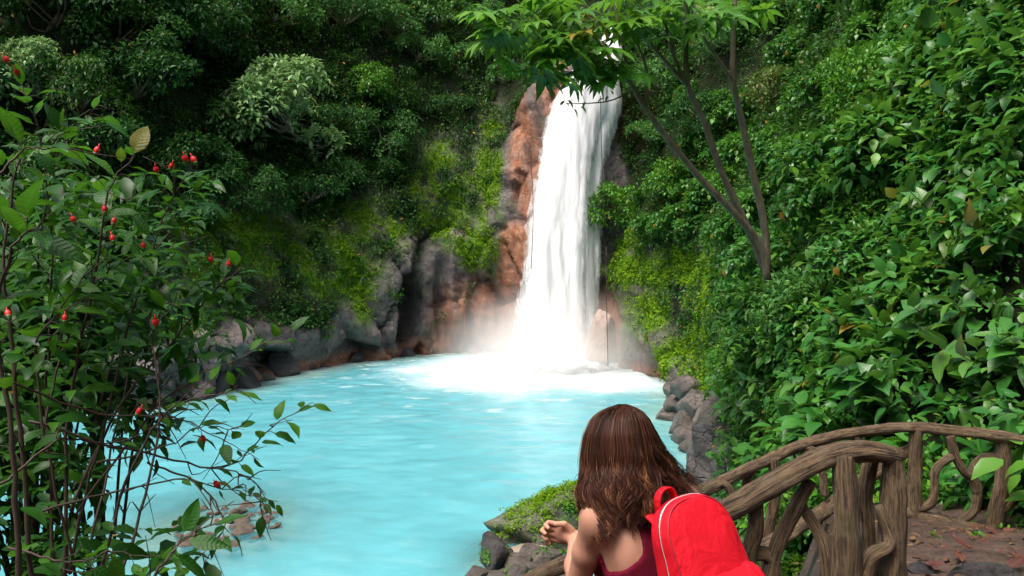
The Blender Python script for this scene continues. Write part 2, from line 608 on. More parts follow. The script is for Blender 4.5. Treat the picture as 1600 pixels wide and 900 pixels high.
def terrain(x, y):
    x, y = np.asarray(x, float), np.asarray(y, float)
    path = 6.25 - 0.235 * np.clip(y - 4.2, 0, 4) - 0.46 * np.clip(1.75 - x, 0, 1.1) * sstep(-1.5, 1.0, y)
    edge = 3.3 + 4.6 * sstep(1.2, 3.4, x)                       # where the path breaks off towards the pool
    q = np.clip(y - edge, 0, None)
    z = path - 1.05 * np.clip(q, 0, 3.2) - 0.30 * np.clip(q - 3.2, 0, 6.5) - 0.13 * np.clip(q - 9.7, 0, None)
    right = sstep(4.4, 6.8, x - 0.02 * y) * sstep(20, 11, y)
    z = z + right * 0.7
    z = z + 1.6 * sstep(-2.5, -6, x) * sstep(9, 2, y) * 0
    shoal = np.exp(-(((x + 8.6) / 2.6) ** 2 + ((y - 22.5) / 3.2) ** 2))
    z = np.maximum(z, -0.75 + 0.75 * shoal + 0.0 * x)
    point = np.exp(-(((x - 0.5) / 1.7) ** 2 + ((y - 20.2) / 1.6) ** 2))
    z = np.maximum(z, -0.8 + 1.0 * point)
    return np.maximum(z, -1.3)


gx, gy = np.linspace(-46, 13, 297), np.concatenate([np.linspace(-30, 0, 61), np.linspace(0.12, 30, 240)])
GX, GY = np.meshgrid(gx, gy, indexing='ij')
GP = np.stack([GX, GY, 0 * GX], -1)
GZ = terrain(GX, GY)
GZ = GZ + 0.10 * fbm(GP / 1.3, 4, 5) * sstep(-1, 1, GZ) + 0.10 * fbm(GP / 0.45, 3, 6) - 0.02
GP[..., 2] = GZ
t = NT('forest soil and wet stone')
v = t.pos()
n1, n2 = t.noise(v, 1.7, 6, .65), t.noise(v, 9, 5, .7)
c = t.mix(t.ramp(n1, [(.35, 0), (.66, 1)]), (.022, .013, .009), (.072, .040, .026))
c = t.mix(t.ramp(n2, [(.55, 0), (.75, .6)]), c, (.085, .062, .045))
sh_ = t.n('SeparateXYZ')
t.link(v, sh_.inputs[0])
low = t.ramp(t.math('MULTIPLY', t.math('ADD', sh_.outputs[2], 1.0), .4), [(.42, 1), (.62, 0)])
c = t.mix(low, c, t.mix(n1, (.20, .165, .115), (.36, .31, .23)))
p = t.bsdf(Base_Color=c, Roughness=t.ramp(n2, [(.3, .35), (.6, .75)]), Normal=t.bump(t.math('ADD', n1, t.math('MULTIPLY', n2, .5)), .8, .12))
M['soil'] = t.done(p)
bank = obj('bank_ground', mesh('bank', GP.reshape(-1, 3), grid_faces(len(gx), len(gy))[:, ::-1], [M['soil']]))
tag(bank, 'brown wet earth of the path and the bank down to the pool', None, None, 'structure')
G = 600
ground = obj('ground', mesh('ground', [(-G, -G, -2), (G, -G, -2), (G, G, -2), (-G, G, -2)], [[0, 1, 2, 3]], [M['soil']]))
tag(ground, 'valley floor under the pool and the forest', None, None, 'structure')
# forest floor above the cliff, so that the rim has depth
rim = CP[:, -1]
rim_o = rim + np.concatenate([NRM * 60, np.full((NS, 1), 22.0)], 1)
rim_m = rim + np.concatenate([NRM * 22, np.full((NS, 1), 6.0)], 1)
RV = np.stack([rim, rim_m, rim_o], 1).reshape(-1, 3)
o = obj('forest_hill', mesh('forest_hill', RV, grid_faces(NS, 3)[:, ::-1], [M['soil']]))
tag(o, 'wooded hill rising behind the rim of the gorge', None, None, 'structure')

# wooded slope added out of view, behind and left, to block low sky
ring = spline([(9, -24), (6, -33), (-8, -38), (-28, -34), (-46, -20), (-58, 2), (-60, 24)], 90)
rn_ = nz(np.stack([ring[:, 0] + 24, (ring[:, 1] - 4) * 1.3], 1))
RZ = np.linspace(-1.8, 46, 30)
HV = np.stack([np.concatenate([ring + rn_ * (max(z_ - 4, 0) * .45), np.full((90, 1), z_)], 1) for z_ in RZ], 1)
HV[..., :2] += rn_[:, None] * (2.2 * fbm(HV / 7, 3, 88))[..., None]
t = NT('added wooded slope')
t_n = t.noise(t.pos(), .9, 6, .7)
M['sky_block'] = t.done(t.bsdf(Base_Color=t.mix(t_n, (.010, .028, .010), (.040, .090, .028)), Roughness=.9, Normal=t.bump(t_n, 1, .8)))
o = obj('forest_hill', mesh('sky_block_slope', HV.reshape(-1, 3), grid_faces(90, 30), [M['sky_block']]))
tag(o, 'unseen wooded slope added behind the viewer to block low sky light', None, None, 'structure')

# ---- pool water
FALL = np.array([3.0, 50.2])
wx, wy = np.linspace(-58, 12.5, 352), np.linspace(12, 62, 300)
WX, WY = np.meshgrid(wx, wy, indexing='ij')
WP = np.stack([WX, WY, 0 * WX], -1)
dx, dy = (WX - FALL[0] + 1.3), (WY - FALL[1])
dist = np.sqrt((dx / 1.15) ** 2 + (dy * 0.95) ** 2)
warp = 1.6 * fbm(WP / 2.4, 4, 14)
foam = sstep(10.5, 3.6, dist + warp * 1.6)
streak = np.clip(fbm(np.stack([WX / 1.1 + 1.5 * fbm(WP / 3, 3, 4), WY / 0.55 + fbm(WP / 2, 3, 44), 0 * WX], -1), 5, 8) * 2.6 - .6, 0, 1)
foam = np.maximum(foam, streak * sstep(18, 7, dist) * .75)
foam = np.maximum(foam, 0.07 * streak * sstep(-40, -5, WX))
bed = terrain(WX, WY)
shal = sstep(-1.1, -0.08, bed + .12 * fbm(WP / .8, 3, 2))
sx = SH[(SH[:, 1] > 20)]
dsh = np.full(WX.shape, 99.0)
for i in range(0, len(sx), 6):
    dsh = np.minimum(dsh, (WX - sx[i, 0]) ** 2 + (WY - sx[i, 1]) ** 2)
dsh = np.sqrt(dsh)
foam = np.maximum(foam, .35 * sstep(1.5, .3, dsh + .8 * fbm(WP / .6, 3, 19)) * sstep(-16, -8, WX))
edge_tint = sstep(3.5, .4, dsh + fbm(WP / 1.3, 3, 29))
churn = sstep(13, 3, dist)
WP[..., 2] = 0.030 * fbm(np.stack([WX / .9, WY / .5, 0 * WX], -1), 3, 51) + churn * (0.20 * fbm(WP / .7, 4, 53) + .12) + 0.02 * fbm(WP / .35, 2, 52)
t = NT('milky turquoise water')
v = t.pos((1, 1.9, 1))
n1, n2 = t.noise(v, .35, 4, .6, .6), t.noise(v, 2.2, 5, .65, .5)
fo = t.attr('foam')
ff = t.math('MULTIPLY', fo, t.math('ADD', .25, t.math('MULTIPLY', n2, 1.3)), True)
c = t.mix(t.ramp(n1, [(.3, 0), (.7, 1)]), (.095, .37, .44), (.125, .43, .50))
c = t.mix(t.ramp(n2, [(.55, 0), (.8, .35)]), c, (.20, .52, .58))
c = t.mix(t.attr('edge'), c, (.22, .42, .39))
c = t.mix(ff, c, (.80, .86, .89))
n3 = t.noise(t.pos((1, 2.2, 1)), 7, 4, .6, .4)
p = t.bsdf(Base_Color=c, Roughness=t.mix(ff, .16, .65), Normal=t.bump(t.math('ADD', n2, t.math('MULTIPLY', n3, .5)), .16, .08), IOR=1.33)
tr = t.n('BsdfTransparent', Color=(.72, .88, .86, 1))
mx = t.n('MixShader', Fac=t.math('MULTIPLY', t.attr('shallow'), .72))
t.link(p.outputs[0], mx.inputs[1])
t.link(tr.outputs[0], mx.inputs[2])
M['water'] = t.done(mx)
water = obj('water', mesh('water', WP.reshape(-1, 3), grid_faces(len(wx), len(wy))[:, ::-1], [M['water']], True,
                          {'foam': foam.ravel(), 'shallow': shal.ravel(), 'edge': edge_tint.ravel()}))
tag(water, 'milky turquoise pool below the waterfall', None, None, 'structure')

# ---- waterfall
t = NT('falling white water')
v = t.pos((1, 1, .12))
n1, n2 = t.noise(v, .9, 6, .6, .5), t.noise(t.pos((1, 1, .30)), 3.5, 6, .7, .5)
ed = t.attr('edge')
c = t.mix(t.ramp(n1, [(.35, 0), (.62, 1)]), (.86, .86, .88), (.95, .95, .95))
al = t.math('SUBTRACT', t.math('ADD', t.math('MULTIPLY', n2, 1.1), t.math('MULTIPLY', n1, .9)), t.math('MULTIPLY', ed, 1.15))
al = t.ramp(al, [(.22, 0), (.62, 1)])
df = t.bsdf(Base_Color=c, Roughness=.7, Normal=t.bump(t.math('ADD', n1, n2), .15, .12))
tl = t.n('BsdfTranslucent', Color=(.9, .91, .93, 1))
m0 = t.n('MixShader', Fac=.35)
t.link(df.outputs[0], m0.inputs[1])
t.link(tl.outputs[0], m0.inputs[2])
tp = t.n('BsdfTransparent')
m1 = t.n('MixShader')
t.link(al, m1.inputs[0])
t.link(tp.outputs[0], m1.inputs[1])
t.link(m0.outputs[0], m1.inputs[2])
M['fall'] = t.done(m1)
fy = [40, 75, 105, 160, 190, 250, 350, 450, 540, 600]
fl = [952, 925, 893, 858, 849, 838, 821, 810, 799, 792]
fr = [980, 980, 972, 980, 970, 952, 948, 946, 942, 952]


def fall_sheet(name, inset, fwd, seed, nu, nv, edge_gain, y0=40, shift=0.0):
    r = np.linspace(y0, 600, nv)
    u = np.linspace(0, 1, nu)
    V, E = [], []
    for yy in r:
        Lx, Rx = np.interp(yy, fy, fl), np.interp(yy, fy, fr)
        mid, hw = (Lx + Rx) / 2 + shift, (Rx - Lx) / 2 * inset
        k_ = (yy - 40) / 560
        Y = 53.6 - 3.0 * sstep(0, 1, k_) ** 0.8 + 2.6 * sstep(.14, 0, k_)
        row = np.stack([pt(mid + (2 * uu - 1) * hw, yy, Y) for uu in u])
        V.append(row)
        E.append(np.abs(2 * u - 1))
    V, E = np.array(V), np.array(E)
    q = np.stack([V[..., 0] * 1.1 + seed, V[..., 1] * .0 + seed, V[..., 2] * .13], -1)
    d = fbm(q, 3, 3 + seed) * .5 + fbm(q * np.array([3, 1, 5]), 3, 9 + seed) * .09
    V[..., 1] += -d - fwd + 1.1 * E ** 3
    V[..., 0] += .12 * fbm(q * np.array([2, 1, 4]), 3, 19)
    thin = np.clip(E ** 3.2 * edge_gain, 0, 1)
    n = V.shape[0] * V.shape[1]
    F = grid_faces(V.shape[0], V.shape[1])
    B = V + np.array([0, .35, 0])
    return mesh(name, np.concatenate([V.reshape(-1, 3), B.reshape(-1, 3)]), np.concatenate([F, F[:, ::-1] + n]), [M['fall']], True,
                {'edge': np.tile(thin.ravel(), 2)})


wf = thing('waterfall', 'tall white waterfall plunging over orange rock into the turquoise pool', 'waterfall', (FALL[0], FALL[1], 0))


def part(name, me, parent, **kw):
    """a part built in world coordinates, put under its thing"""
    from mathutils import Matrix
    me.transform(Matrix.Translation(-Vector(parent.location)))
    o = obj(name, me, parent)
    tag(o, **kw)
    return o


part('main_sheet', fall_sheet('fall_sheet', 1.0, 0, 1, 90, 240, 1.0), wf)
part('front_veil', fall_sheet('fall_veil', .72, .55, 5, 70, 200, .9, 100, -4), wf)
part('side_veil', fall_sheet('fall_side', 1.17, -.5, 8, 70, 200, 1.25, 95, 0), wf)
# the white mound of spray where it lands
nu, nv = 90, 40
th, rr = np.meshgrid(np.linspace(0, 2 * np.pi, nu), np.linspace(0, 1, nv), indexing='ij')
SP = np.stack([FALL[0] + .1 + 3.9 * rr * np.cos(th), FALL[1] - .5 + 2.7 * rr * np.sin(th), 1.7 * (1 - rr ** 1.3) - .05], -1)
SP += (1 - rr[..., None] ** 4) * np.stack([.25 * fbm(SP / .8, 3, 1), .35 * fbm(SP / .8, 3, 2), .75 * fbm(SP / .75, 4, 3) * (1 - rr)], -1)
t = NT('splash foam')
t_n = t.noise(t.pos(), 2.5, 5, .7)
p = t.bsdf(Base_Color=t.mix(t_n, (.84, .87, .9), (.95, .95, .95)), Roughness=.8, Normal=t.bump(t_n, .8, .3))
tp = t.n('BsdfTransparent')
m1 = t.n('MixShader', Fac=t.ramp(t.math('ADD', t_n, t.math('MULTIPLY', t.attr('edge'), -1.0)), [(.0, 0), (.42, 1)]))
t.link(tp.outputs[0], m1.inputs[1])
t.link(p.outputs[0], m1.inputs[2])
M['splash'] = t.done(m1)
part('splash', mesh('splash', SP.reshape(-1, 3), grid_faces(nu, nv), [M['splash']], True, {'edge': (rr ** 3 * .8).ravel()}), wf)
# drifting spray: a soft volume over the plunge
t = NT('spray mist')
tc = t.n('TexCoord')
gr = t.n('TexGradient', gradient_type='SPHERICAL')
t.link(tc.outputs['Object'], gr.inputs[0])
ns = t.noise(tc.outputs['Object'], 3.0, 4, .6)
den = t.math('MULTIPLY', t.math('POWER', gr.outputs['Fac'], 1.5), t.ramp(ns, [(.25, .3), (.75, 1.3)]))
pv = t.n('VolumePrincipled', Color=(1, 1, 1, 1), Density=t.math('MULTIPLY', den, .8), Anisotropy=.2)
t.link(pv.outputs[0], t.out.inputs['Volume'])
M['mist'] = t.m
u_, v_ = np.meshgrid(np.linspace(0, 2 * np.pi, 25)[:-1], np.linspace(.02, np.pi - .02, 14), indexing='ij')
EV = np.stack([np.sin(v_) * np.cos(u_), np.sin(v_) * np.sin(u_), np.cos(v_)], -1)
EV = np.concatenate([EV, EV[:1]], 0)
mist = obj('mist', mesh('mist', EV.reshape(-1, 3), grid_faces(25, 14), [M['mist']]), None, (2.2, 48.9, .6), None, (7.8, 4.8, 5.4))
tag(mist, 'white spray drifting round the foot of the waterfall', 'mist', None, 'stuff')
# ------------------------------------------------------------------ plants on the walls
face_n = nz(np.cross(np.gradient(CP, axis=1), np.gradient(CP, axis=0)))
if (face_n[..., 0] * nx + face_n[..., 1] * ny).mean() > 0:
    face_n = -face_n
area = np.linalg.norm(np.cross(np.gradient(CP, axis=0), np.gradient(CP, axis=1)), axis=-1)
cpx, cpy, cdep = proj(CP)
inview = (cpx > -120) & (cpx < np.where(cdep < 16, 2300, 1720)) & (cpy > -160) & (cpy < 960) & (cdep > 3)


def pick(weight, n, rng=R):
    wv = (weight * area).ravel()
    i = rng.choice(wv.size, n, p=wv / wv.sum())
    return CP.reshape(-1, 3)[i] + rng.normal(size=(n, 3)) * .12, face_n.reshape(-1, 3)[i]


veg = (1 - rocky) * (1 - np.clip(mossm * 1.1, 0, .85)) * inview
veg = np.clip(veg + .05 * inview * (1 - stain), 0, 1) * (1 - fallw * sstep(840, 870, cpx) * sstep(995, 965, cpx))
farw = far_face
patch = np.clip(.55 + 1.1 * fbm(CP / 2.6, 3, 71), .05, 1)
c, u = pick(veg * farw * patch, 8600)
parts = [clump_leaves(c + u * R.uniform(.05, .45, (len(c), 1)), u + [0, 0, .5], R.uniform(.35, .85, len(c)), 24, R.uniform(.16, .32, len(c)), leaf_far(.55))]
c, u = pick(veg * farw * (1 - patch) * (1 - np.clip(rocky, 0, 1)), 3200)
parts.append(clump_leaves(c, u, .4, 22, .13, leaf_far(.6), droop=.8))
tag(obj('undergrowth', leaf_object_mesh('undergrowth_far', parts, [M['leaf_far']])), 'dark creepers and ferns covering the far wall of the gorge', 'undergrowth', None, 'stuff')
# moss cushions
mo = np.clip(mossm - .25, 0, 1) * inview * farw * (1 - .8 * stain)
c, u = pick(mo, 8000)
parts = [clump_leaves(c, u, R.uniform(.18, .42, len(c)), 16, R.uniform(.09, .16, len(c)), leaf_far(.7), flat=.35, droop=.9, up=.4)]
tag(obj('moss', leaf_object_mesh('moss', parts, [M['moss']])), 'bright green moss hanging on the wet rock either side of the fall', 'moss', None, 'stuff')
# right-hand slope: the mass behind the single shrubs
near = (1 - farw) * inview * (1 - sstep(1180, 1150, cpx + edge_n) * sstep(570, 610, cpy)) * (CP[..., 2] > terrain(CP[..., 0], CP[..., 1]) - .3)
def hole(cx, cy, rx, ry):
    return np.exp(-(((cpx - cx) / rx) ** 2 + ((cpy - cy) / ry) ** 2))


holes = 1 - .97 * np.clip(hole(1365, 160, 45, 30) + hole(1570, 470, 40, 110) + hole(1500, 620, 110, 40) + hole(1450, 20, 60, 25) + hole(1290, 250, 35, 25) + hole(1330, 470, 40, 25), 0, 1)
wn_ = near * holes * np.clip(.5 + 1.2 * fbm(CP / 1.6, 3, 72), .08, 1)
wn_ = wn_ * (1 - .55 * sstep(14, 10, cdep) * sstep(300, 420, cpy))
dn = np.clip(cdep, 5, 40)
c, u = pick(wn_ / dn ** .9, 3400)
dd = np.linalg.norm(c - CAM, axis=1)
parts = []
for lo, hi, tm, per in ((0, 15, leaf_mid(.62), 22), (15, 26, leaf_mid(.62), 20), (26, 99, leaf_far(.55), 24)):
    s = (dd >= lo) & (dd < hi)
    if s.any():
        parts.append(clump_leaves(c[s] + u[s] * R.uniform(.05, .5, (s.sum(), 1)), u[s] + [0, 0, .4], R.uniform(.3, .75, s.sum()) * (1 if hi > 15 else .75), per,
                                  R.choice([.08, .13, .18, .24, .32], s.sum()), tm))
tag(obj('undergrowth', leaf_object_mesh('undergrowth_near', parts, [M['leaf_slope']])), 'green leafy undergrowth covering the steep slope beside the path', 'undergrowth', None, 'stuff')
# ------------------------------------------------------------------ trees and shrubs
t = NT('bark')
v = t.pos((1, 1, .35))
n1, n2 = t.noise(v, 9, 5, .65), t.noise(v, 40, 4, .7)
c = t.mix(t.ramp(n1, [(.3, 0), (.7, 1)]), (.075, .062, .042), (.21, .175, .12))
c = t.mix(t.ramp(n2, [(.58, 0), (.74, .8)]), c, (.30, .27, .22))
M['bark'] = t.done(t.bsdf(Base_Color=c, Roughness=.8, Normal=t.bump(t.math('ADD', n1, t.math('MULTIPLY', n2, .5)), .8, .03)))
t = NT('dark twig bark')
n1 = t.noise(t.pos((1, 1, .5)), 60, 3)
M['twig'] = t.done(t.bsdf(Base_Color=t.mix(n1, (.018, .012, .010), (.070, .045, .030)), Roughness=.7))
t = NT('green stem')
n1 = t.noise(t.pos(), 20, 3)
M['stem'] = t.done(t.bsdf(Base_Color=t.mix(n1, (.030, .050, .015), (.075, .090, .030)), Roughness=.6))


def crown_parts(seed, lobes, spread, per, L, tmpl, clumps=9, flat=.6, rsub=.36, droop=.35):
    """unit-radius crown: lobes on a flattened ellipsoid, each a shell of leaf domes"""
    g = np.random.default_rng(seed)
    lc = nz(g.normal(size=(lobes, 3)) + [0, 0, .35]) * (g.uniform(.45, .85, (lobes, 1))) * np.array([1, 1, flat])
    C, U, RD = [], [], []
    for q in lc:
        lr = g.uniform(.26, .46)
        d = nz(g.normal(size=(clumps, 3)) + [0, 0, .55] + q * .7)
        C.append(q + d * lr * np.array([1, 1, .7]))
        U.append(d + [0, 0, .6])
        RD.append(g.uniform(.6, 1.15, clumps) * rsub * spread)
    C, U, RD = np.concatenate(C), np.concatenate(U), np.concatenate(RD)
    return lc, clump_leaves(C, U, RD, per, L, tmpl, flat=.32, droop=droop, rng=g, spread=.2)


TREE_MESH = {}


def tree_variant(key, seed, mat, lobes=11, per=26, L=.085, wd=.5, clumps=9, flat=.62, mid=False, rsub=.34, droop=.35, off=(.55, 0, .95)):
    """trunk and crown in units of the crown's radius; the tree leans towards +x (out over the pool)"""
    g = np.random.default_rng(seed)
    lc, (V, F, A) = crown_parts(seed, lobes, 1.0, per, L, leaf_mid(wd) if mid else leaf_far(wd), clumps, flat, rsub, droop)
    off = np.array(off)
    cm = mesh(key + '_crown', V + off, F, [mat], True, {'rnd': A})
    b = MB()
    b.add(*tube(spline([(0, 0, -.15), off * [.35, 1, .45] + g.normal(size=3) * .04, off * .95], 9), np.linspace(.075, .04, 9), 7, rough=.2, seed=seed))
    for q in lc:
        s0 = off * g.uniform(.55, .95)
        b.add(*tube(spline([s0, (s0 + off + q) / 2 + g.normal(size=3) * .05, off + q * .95], 6), np.linspace(.026, .008, 6), 5))
    TREE_MESH[key] = (b.mesh(key + '_trunk', [M['bark']]), cm)


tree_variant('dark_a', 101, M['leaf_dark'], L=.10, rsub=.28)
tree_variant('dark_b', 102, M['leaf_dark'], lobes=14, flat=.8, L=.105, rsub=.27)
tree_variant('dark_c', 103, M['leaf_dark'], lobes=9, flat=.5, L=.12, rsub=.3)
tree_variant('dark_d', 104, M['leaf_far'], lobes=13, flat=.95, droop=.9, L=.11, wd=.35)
M['leaf_mid'] = mat_leaf('leaf lit', (.034, .125, .030), (.062, .190, .036), (.10, .245, .036))  # brighter copy of the forest leaf, lit look of the crowns in its colour
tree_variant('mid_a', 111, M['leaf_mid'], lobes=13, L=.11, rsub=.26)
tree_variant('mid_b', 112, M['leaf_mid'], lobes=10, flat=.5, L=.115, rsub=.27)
tree_variant('pale', 121, M['leaf_pale'], lobes=19, per=22, L=.105, wd=.48, flat=.85, mid=True, clumps=10, rsub=.18, off=(.7, 0, .5))
tree_variant('lime', 131, M['leaf_lime'], lobes=13, per=26, L=.10, wd=.5, flat=.6, mid=True, rsub=.28, off=(.7, 0, .5))
tree_variant('slope_a', 141, M['leaf_slope'], lobes=12, per=26, L=.14, wd=.62, flat=.75, mid=True, off=(.45, 0, .5))
tree_variant('slope_b', 142, M['leaf_slope'], lobes=10, per=24, L=.17, wd=.6, flat=.7, mid=True, off=(.45, 0, .5))
M['leaf_gold'] = mat_leaf('leaf yellowish', (.060, .120, .024), (.090, .165, .030), (.150, .200, .036), old=(.30, .13, .03), old_p=.93)
tree_variant('slope_gold', 143, M['leaf_gold'], lobes=11, per=26, L=.12, wd=.45, flat=.7, mid=True, off=(.45, 0, .5))
_ok = inview.ravel()
_cpx, _cpy, _cpd = cpx.ravel()[_ok], cpy.ravel()[_ok], cdep.ravel()[_ok]
_CP, _CN = CP.reshape(-1, 3)[_ok], np.stack([-nx, -ny], -1).reshape(-1, 2)[_ok]


def surface_at(x, y):
    """the wall point seen at that pixel, and the outward direction there"""
    d = (_cpx - x) ** 2 + (_cpy - y) ** 2
    j = np.where(d < max(d.min() * 4, 90))[0]
    i = j[np.argmin(_cpd[j])]
    return _CP[i], _CN[i]


def plant_tree(name, key, x, y, size, label, cat, group=None, turn=0.0, lift=0.0):
    """tree whose crown centre shows at pixel (x,y)"""
    s, n = surface_at(x, y)
    kx, kz = {'pale': (.7, .5), 'lime': (.7, .5)}.get(key, (.45, .5) if key.startswith('slope') else (.55, .95))
    base = s - np.array([0, 0, size * kz * .9]) - np.append(n, 0) * size * .25
    o = thing(name, label, cat, base, math.atan2(n[1], n[0]) + turn, group, size)
    a, b = TREE_MESH[key]
    obj('trunk', a, o)
    obj('crown', b, o)
    return o


plant_tree('leaning_tree', 'pale', 432, 190, 4.5, 'pale silvery green tree standing out against the dark forest wall, left of the waterfall', 'tree')
plant_tree('leaning_tree', 'lime', 560, 130, 2.2, 'small bright green tree touching the pale silvery tree', 'tree', turn=.3)
plant_tree('leaning_tree', 'pale', 40, 130, 2.6, 'pale green tree behind the red flowering bush at the picture edge', 'tree', turn=.5)
FD = 'dark forest tree '
FG = 'dark forest trees on the far wall'
for i, (x, y, s, lb) in enumerate([
        (60, 20, 3.6, 'at the top edge, above the pale tree behind the red flowers'), (165, 60, 3.2, 'right of the pale tree at the picture edge, near the top'), (265, 25, 3.6, 'at the top edge, midway between the two pale trees'),
        (120, 165, 3.0, 'right beside the pale tree behind the red flowers'), (225, 140, 3.4, 'midway between the two pale trees'), (310, 70, 3.2, 'just up and left of the large pale silvery tree'),
        (330, 190, 2.6, 'touching the left side of the large pale silvery tree'), (90, 270, 2.6, 'right behind the top flowers of the bush'), (190, 235, 2.8, 'just above the group of four red flowers'), (275, 260, 2.6, 'right behind the group of four red flowers'),
        (310, 330, 2.0, 'above the mossy bank, over the right end of the bush'), (370, 20, 2.8, 'at the top edge above the large pale silvery tree'), (530, 30, 3.0, 'at the top edge above the small bright green tree'),
        (585, 215, 2.6, 'below the small bright green tree'), (540, 270, 2.4, 'lower right of the large pale silvery tree'), (620, 150, 2.4, 'right of the small bright green tree'), (480, 300, 2.2, 'below the large pale silvery tree, right half'),
        (400, 310, 2.2, 'below the large pale silvery tree, left half'), (640, 260, 1.8, 'left of the upper moss curtain by the fall'), (200, 330, 2.0, 'behind the middle of the flowering bush'), (520, 190, 2.4, 'between the large pale tree and the bright green tree'),
        (-20, 90, 3.4, 'cut by the left edge, behind the pale tree'), (-30, 230, 3.0, 'cut by the left edge below the pale tree'), (20, 340, 2.4, 'low at the left edge behind the bush'), (690, 170, 1.9, 'above the upper moss curtain by the fall'),
        (30, -60, 4.0, 'cut by the top edge in the left corner'), (180, -50, 4.0, 'cut by the top edge, second from the left corner'), (330, -60, 4.0, 'cut by the top edge, third from the left corner'), (500, -60, 4.0, 'cut by the top edge, fourth from the left corner')]):
    plant_tree('forest_tree', ('dark_a', 'dark_b', 'dark_c', 'dark_d')[i % 4], x, y, s, FD + lb, 'tree', FG, R.uniform(-.9, .9))
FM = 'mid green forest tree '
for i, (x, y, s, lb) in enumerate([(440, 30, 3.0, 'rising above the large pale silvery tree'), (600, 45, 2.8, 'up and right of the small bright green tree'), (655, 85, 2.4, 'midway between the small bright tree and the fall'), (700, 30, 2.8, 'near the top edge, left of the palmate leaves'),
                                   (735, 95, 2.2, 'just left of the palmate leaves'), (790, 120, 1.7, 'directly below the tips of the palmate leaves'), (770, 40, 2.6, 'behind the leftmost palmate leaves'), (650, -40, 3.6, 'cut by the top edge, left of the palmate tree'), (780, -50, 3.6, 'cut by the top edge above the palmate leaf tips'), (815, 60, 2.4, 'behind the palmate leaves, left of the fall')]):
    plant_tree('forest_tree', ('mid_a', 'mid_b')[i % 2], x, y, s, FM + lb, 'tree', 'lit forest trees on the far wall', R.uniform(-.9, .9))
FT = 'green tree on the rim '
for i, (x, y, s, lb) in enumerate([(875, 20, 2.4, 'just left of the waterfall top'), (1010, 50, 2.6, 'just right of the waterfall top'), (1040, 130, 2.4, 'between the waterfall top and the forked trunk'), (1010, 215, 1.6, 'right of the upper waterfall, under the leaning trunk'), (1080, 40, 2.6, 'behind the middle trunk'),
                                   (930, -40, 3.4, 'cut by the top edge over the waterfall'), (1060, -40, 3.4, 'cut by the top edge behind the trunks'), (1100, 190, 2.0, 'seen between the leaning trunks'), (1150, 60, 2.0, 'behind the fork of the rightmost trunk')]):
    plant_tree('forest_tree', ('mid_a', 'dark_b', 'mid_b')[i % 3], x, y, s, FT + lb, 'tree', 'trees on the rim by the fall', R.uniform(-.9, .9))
plant_tree('overhanging_shrub', 'lime', 965, 320, 2.2, 'bright green shrub overhanging the edge of the waterfall from the slope', 'shrub')
plant_tree('overhanging_shrub', 'lime', 1035, 285, 2.0, 'lime green shrub on the slope, next up from the one overhanging the waterfall', 'shrub', turn=.8)
SG = 'leafy green shrub on the slope, '
for i, (x, y, s, lb) in enumerate([(1060, 350, 1.5, 'below the longest leaning trunk'), (1100, 300, 1.7, 'seen under the longest leaning trunk'), (1150, 370, 1.3, 'left of the foot of the trunks'), (1150, 250, 1.8, 'between the middle and right trunk'), (1020, 350, 1.2, 'right of the one overhanging the fall'),
                                   (1200, 330, 1.5, 'right beside the foot of the trunks'), (1165, 460, 1.0, 'below the foot of the trunks'), (1180, 180, 1.8, 'behind the rightmost trunk'), (1230, 420, 1.3, 'lower right of the trunk foot'), (1250, 250, 1.5, 'right of the trunks, below the yellowish shrub'),
                                   (1195, 550, .8, 'above the grey boulders'), (1200, 480, 1.2, 'down the slope from the trunk foot'), (1240, 90, 1.7, 'up above the yellowish shrub'), (1290, 160, 1.4, 'right of the yellowish shrub'), (1300, 20, 1.6, 'at the top edge right of the trunks'),
                                   (1370, 60, 1.2, 'near the top edge above the dark hollow'), (1235, 640, .6, 'close to the waterside end'), (1240, 560, 1.0, 'low down, up from the sloping rail'), (1200, 20, 1.8, 'at the top edge just right of the rightmost trunk')]):
    plant_tree('slope_shrub', ('slope_a', 'slope_b')[i % 2], x, y, s, SG + lb, 'shrub', 'shrubs on the right slope', R.uniform(-.9, .9))
for i in range(34):      # the thicket between the named ones
    x, y = R.uniform(1050, 1420), R.uniform(-20, 560)
    if x < 1150 and y > 380 or (x - 1365) ** 2 + (y - 160) ** 2 < 2500:
        continue
    plant_tree('slope_shrub', ('slope_a', 'slope_b', 'lime', 'slope_a', 'mid_a')[i % 5], x, y, R.uniform(.7, 1.5), 'leafy shrub in the close thicket covering the steep right slope', 'shrub', 'thicket on the right slope', R.uniform(-1.2, 1.2))
plant_tree('slope_shrub', 'slope_gold', 1222, 150, 1.7, 'yellowish green shrub with rusty leaves, right of the three slender trunks', 'shrub')


# ---- big single leaves
def big_leaf(name, wd, mat, n=7, droop=.30, tip=1.7, fold=.16, wave=.02, seed=0, heart=0.0):
    """leaf of length 1 along +x, folded at the midrib; luv = (along, across)"""
    g = np.random.default_rng(seed)
    u = np.linspace(0, 1, n)
    hw = .5 * wd * np.sin(np.pi * u ** (.75 - heart)) ** .85 * (1 - u ** 4 * .25)
    hw[-1] = 0
    hw[0] = .02
    V, UV = [], []
    for i in range(n):
        zc = .06 * math.sin(u[i] * 2.5) - droop * u[i] ** tip
        for s in (-1, -.5, 0, .5, 1):
            V.append((u[i] - heart * .25 * abs(s) * (u[i] < .3), s * hw[i], zc + fold * abs(s) * hw[i] + (wave * g.normal() if abs(s) == 1 else 0)))
            UV.append((u[i], s * hw[i], 0))
    F = grid_faces(n, 5)[:, ::-1]
    return mesh(name, np.array(V), F, [mat], True, {'luv': np.array(UV)})


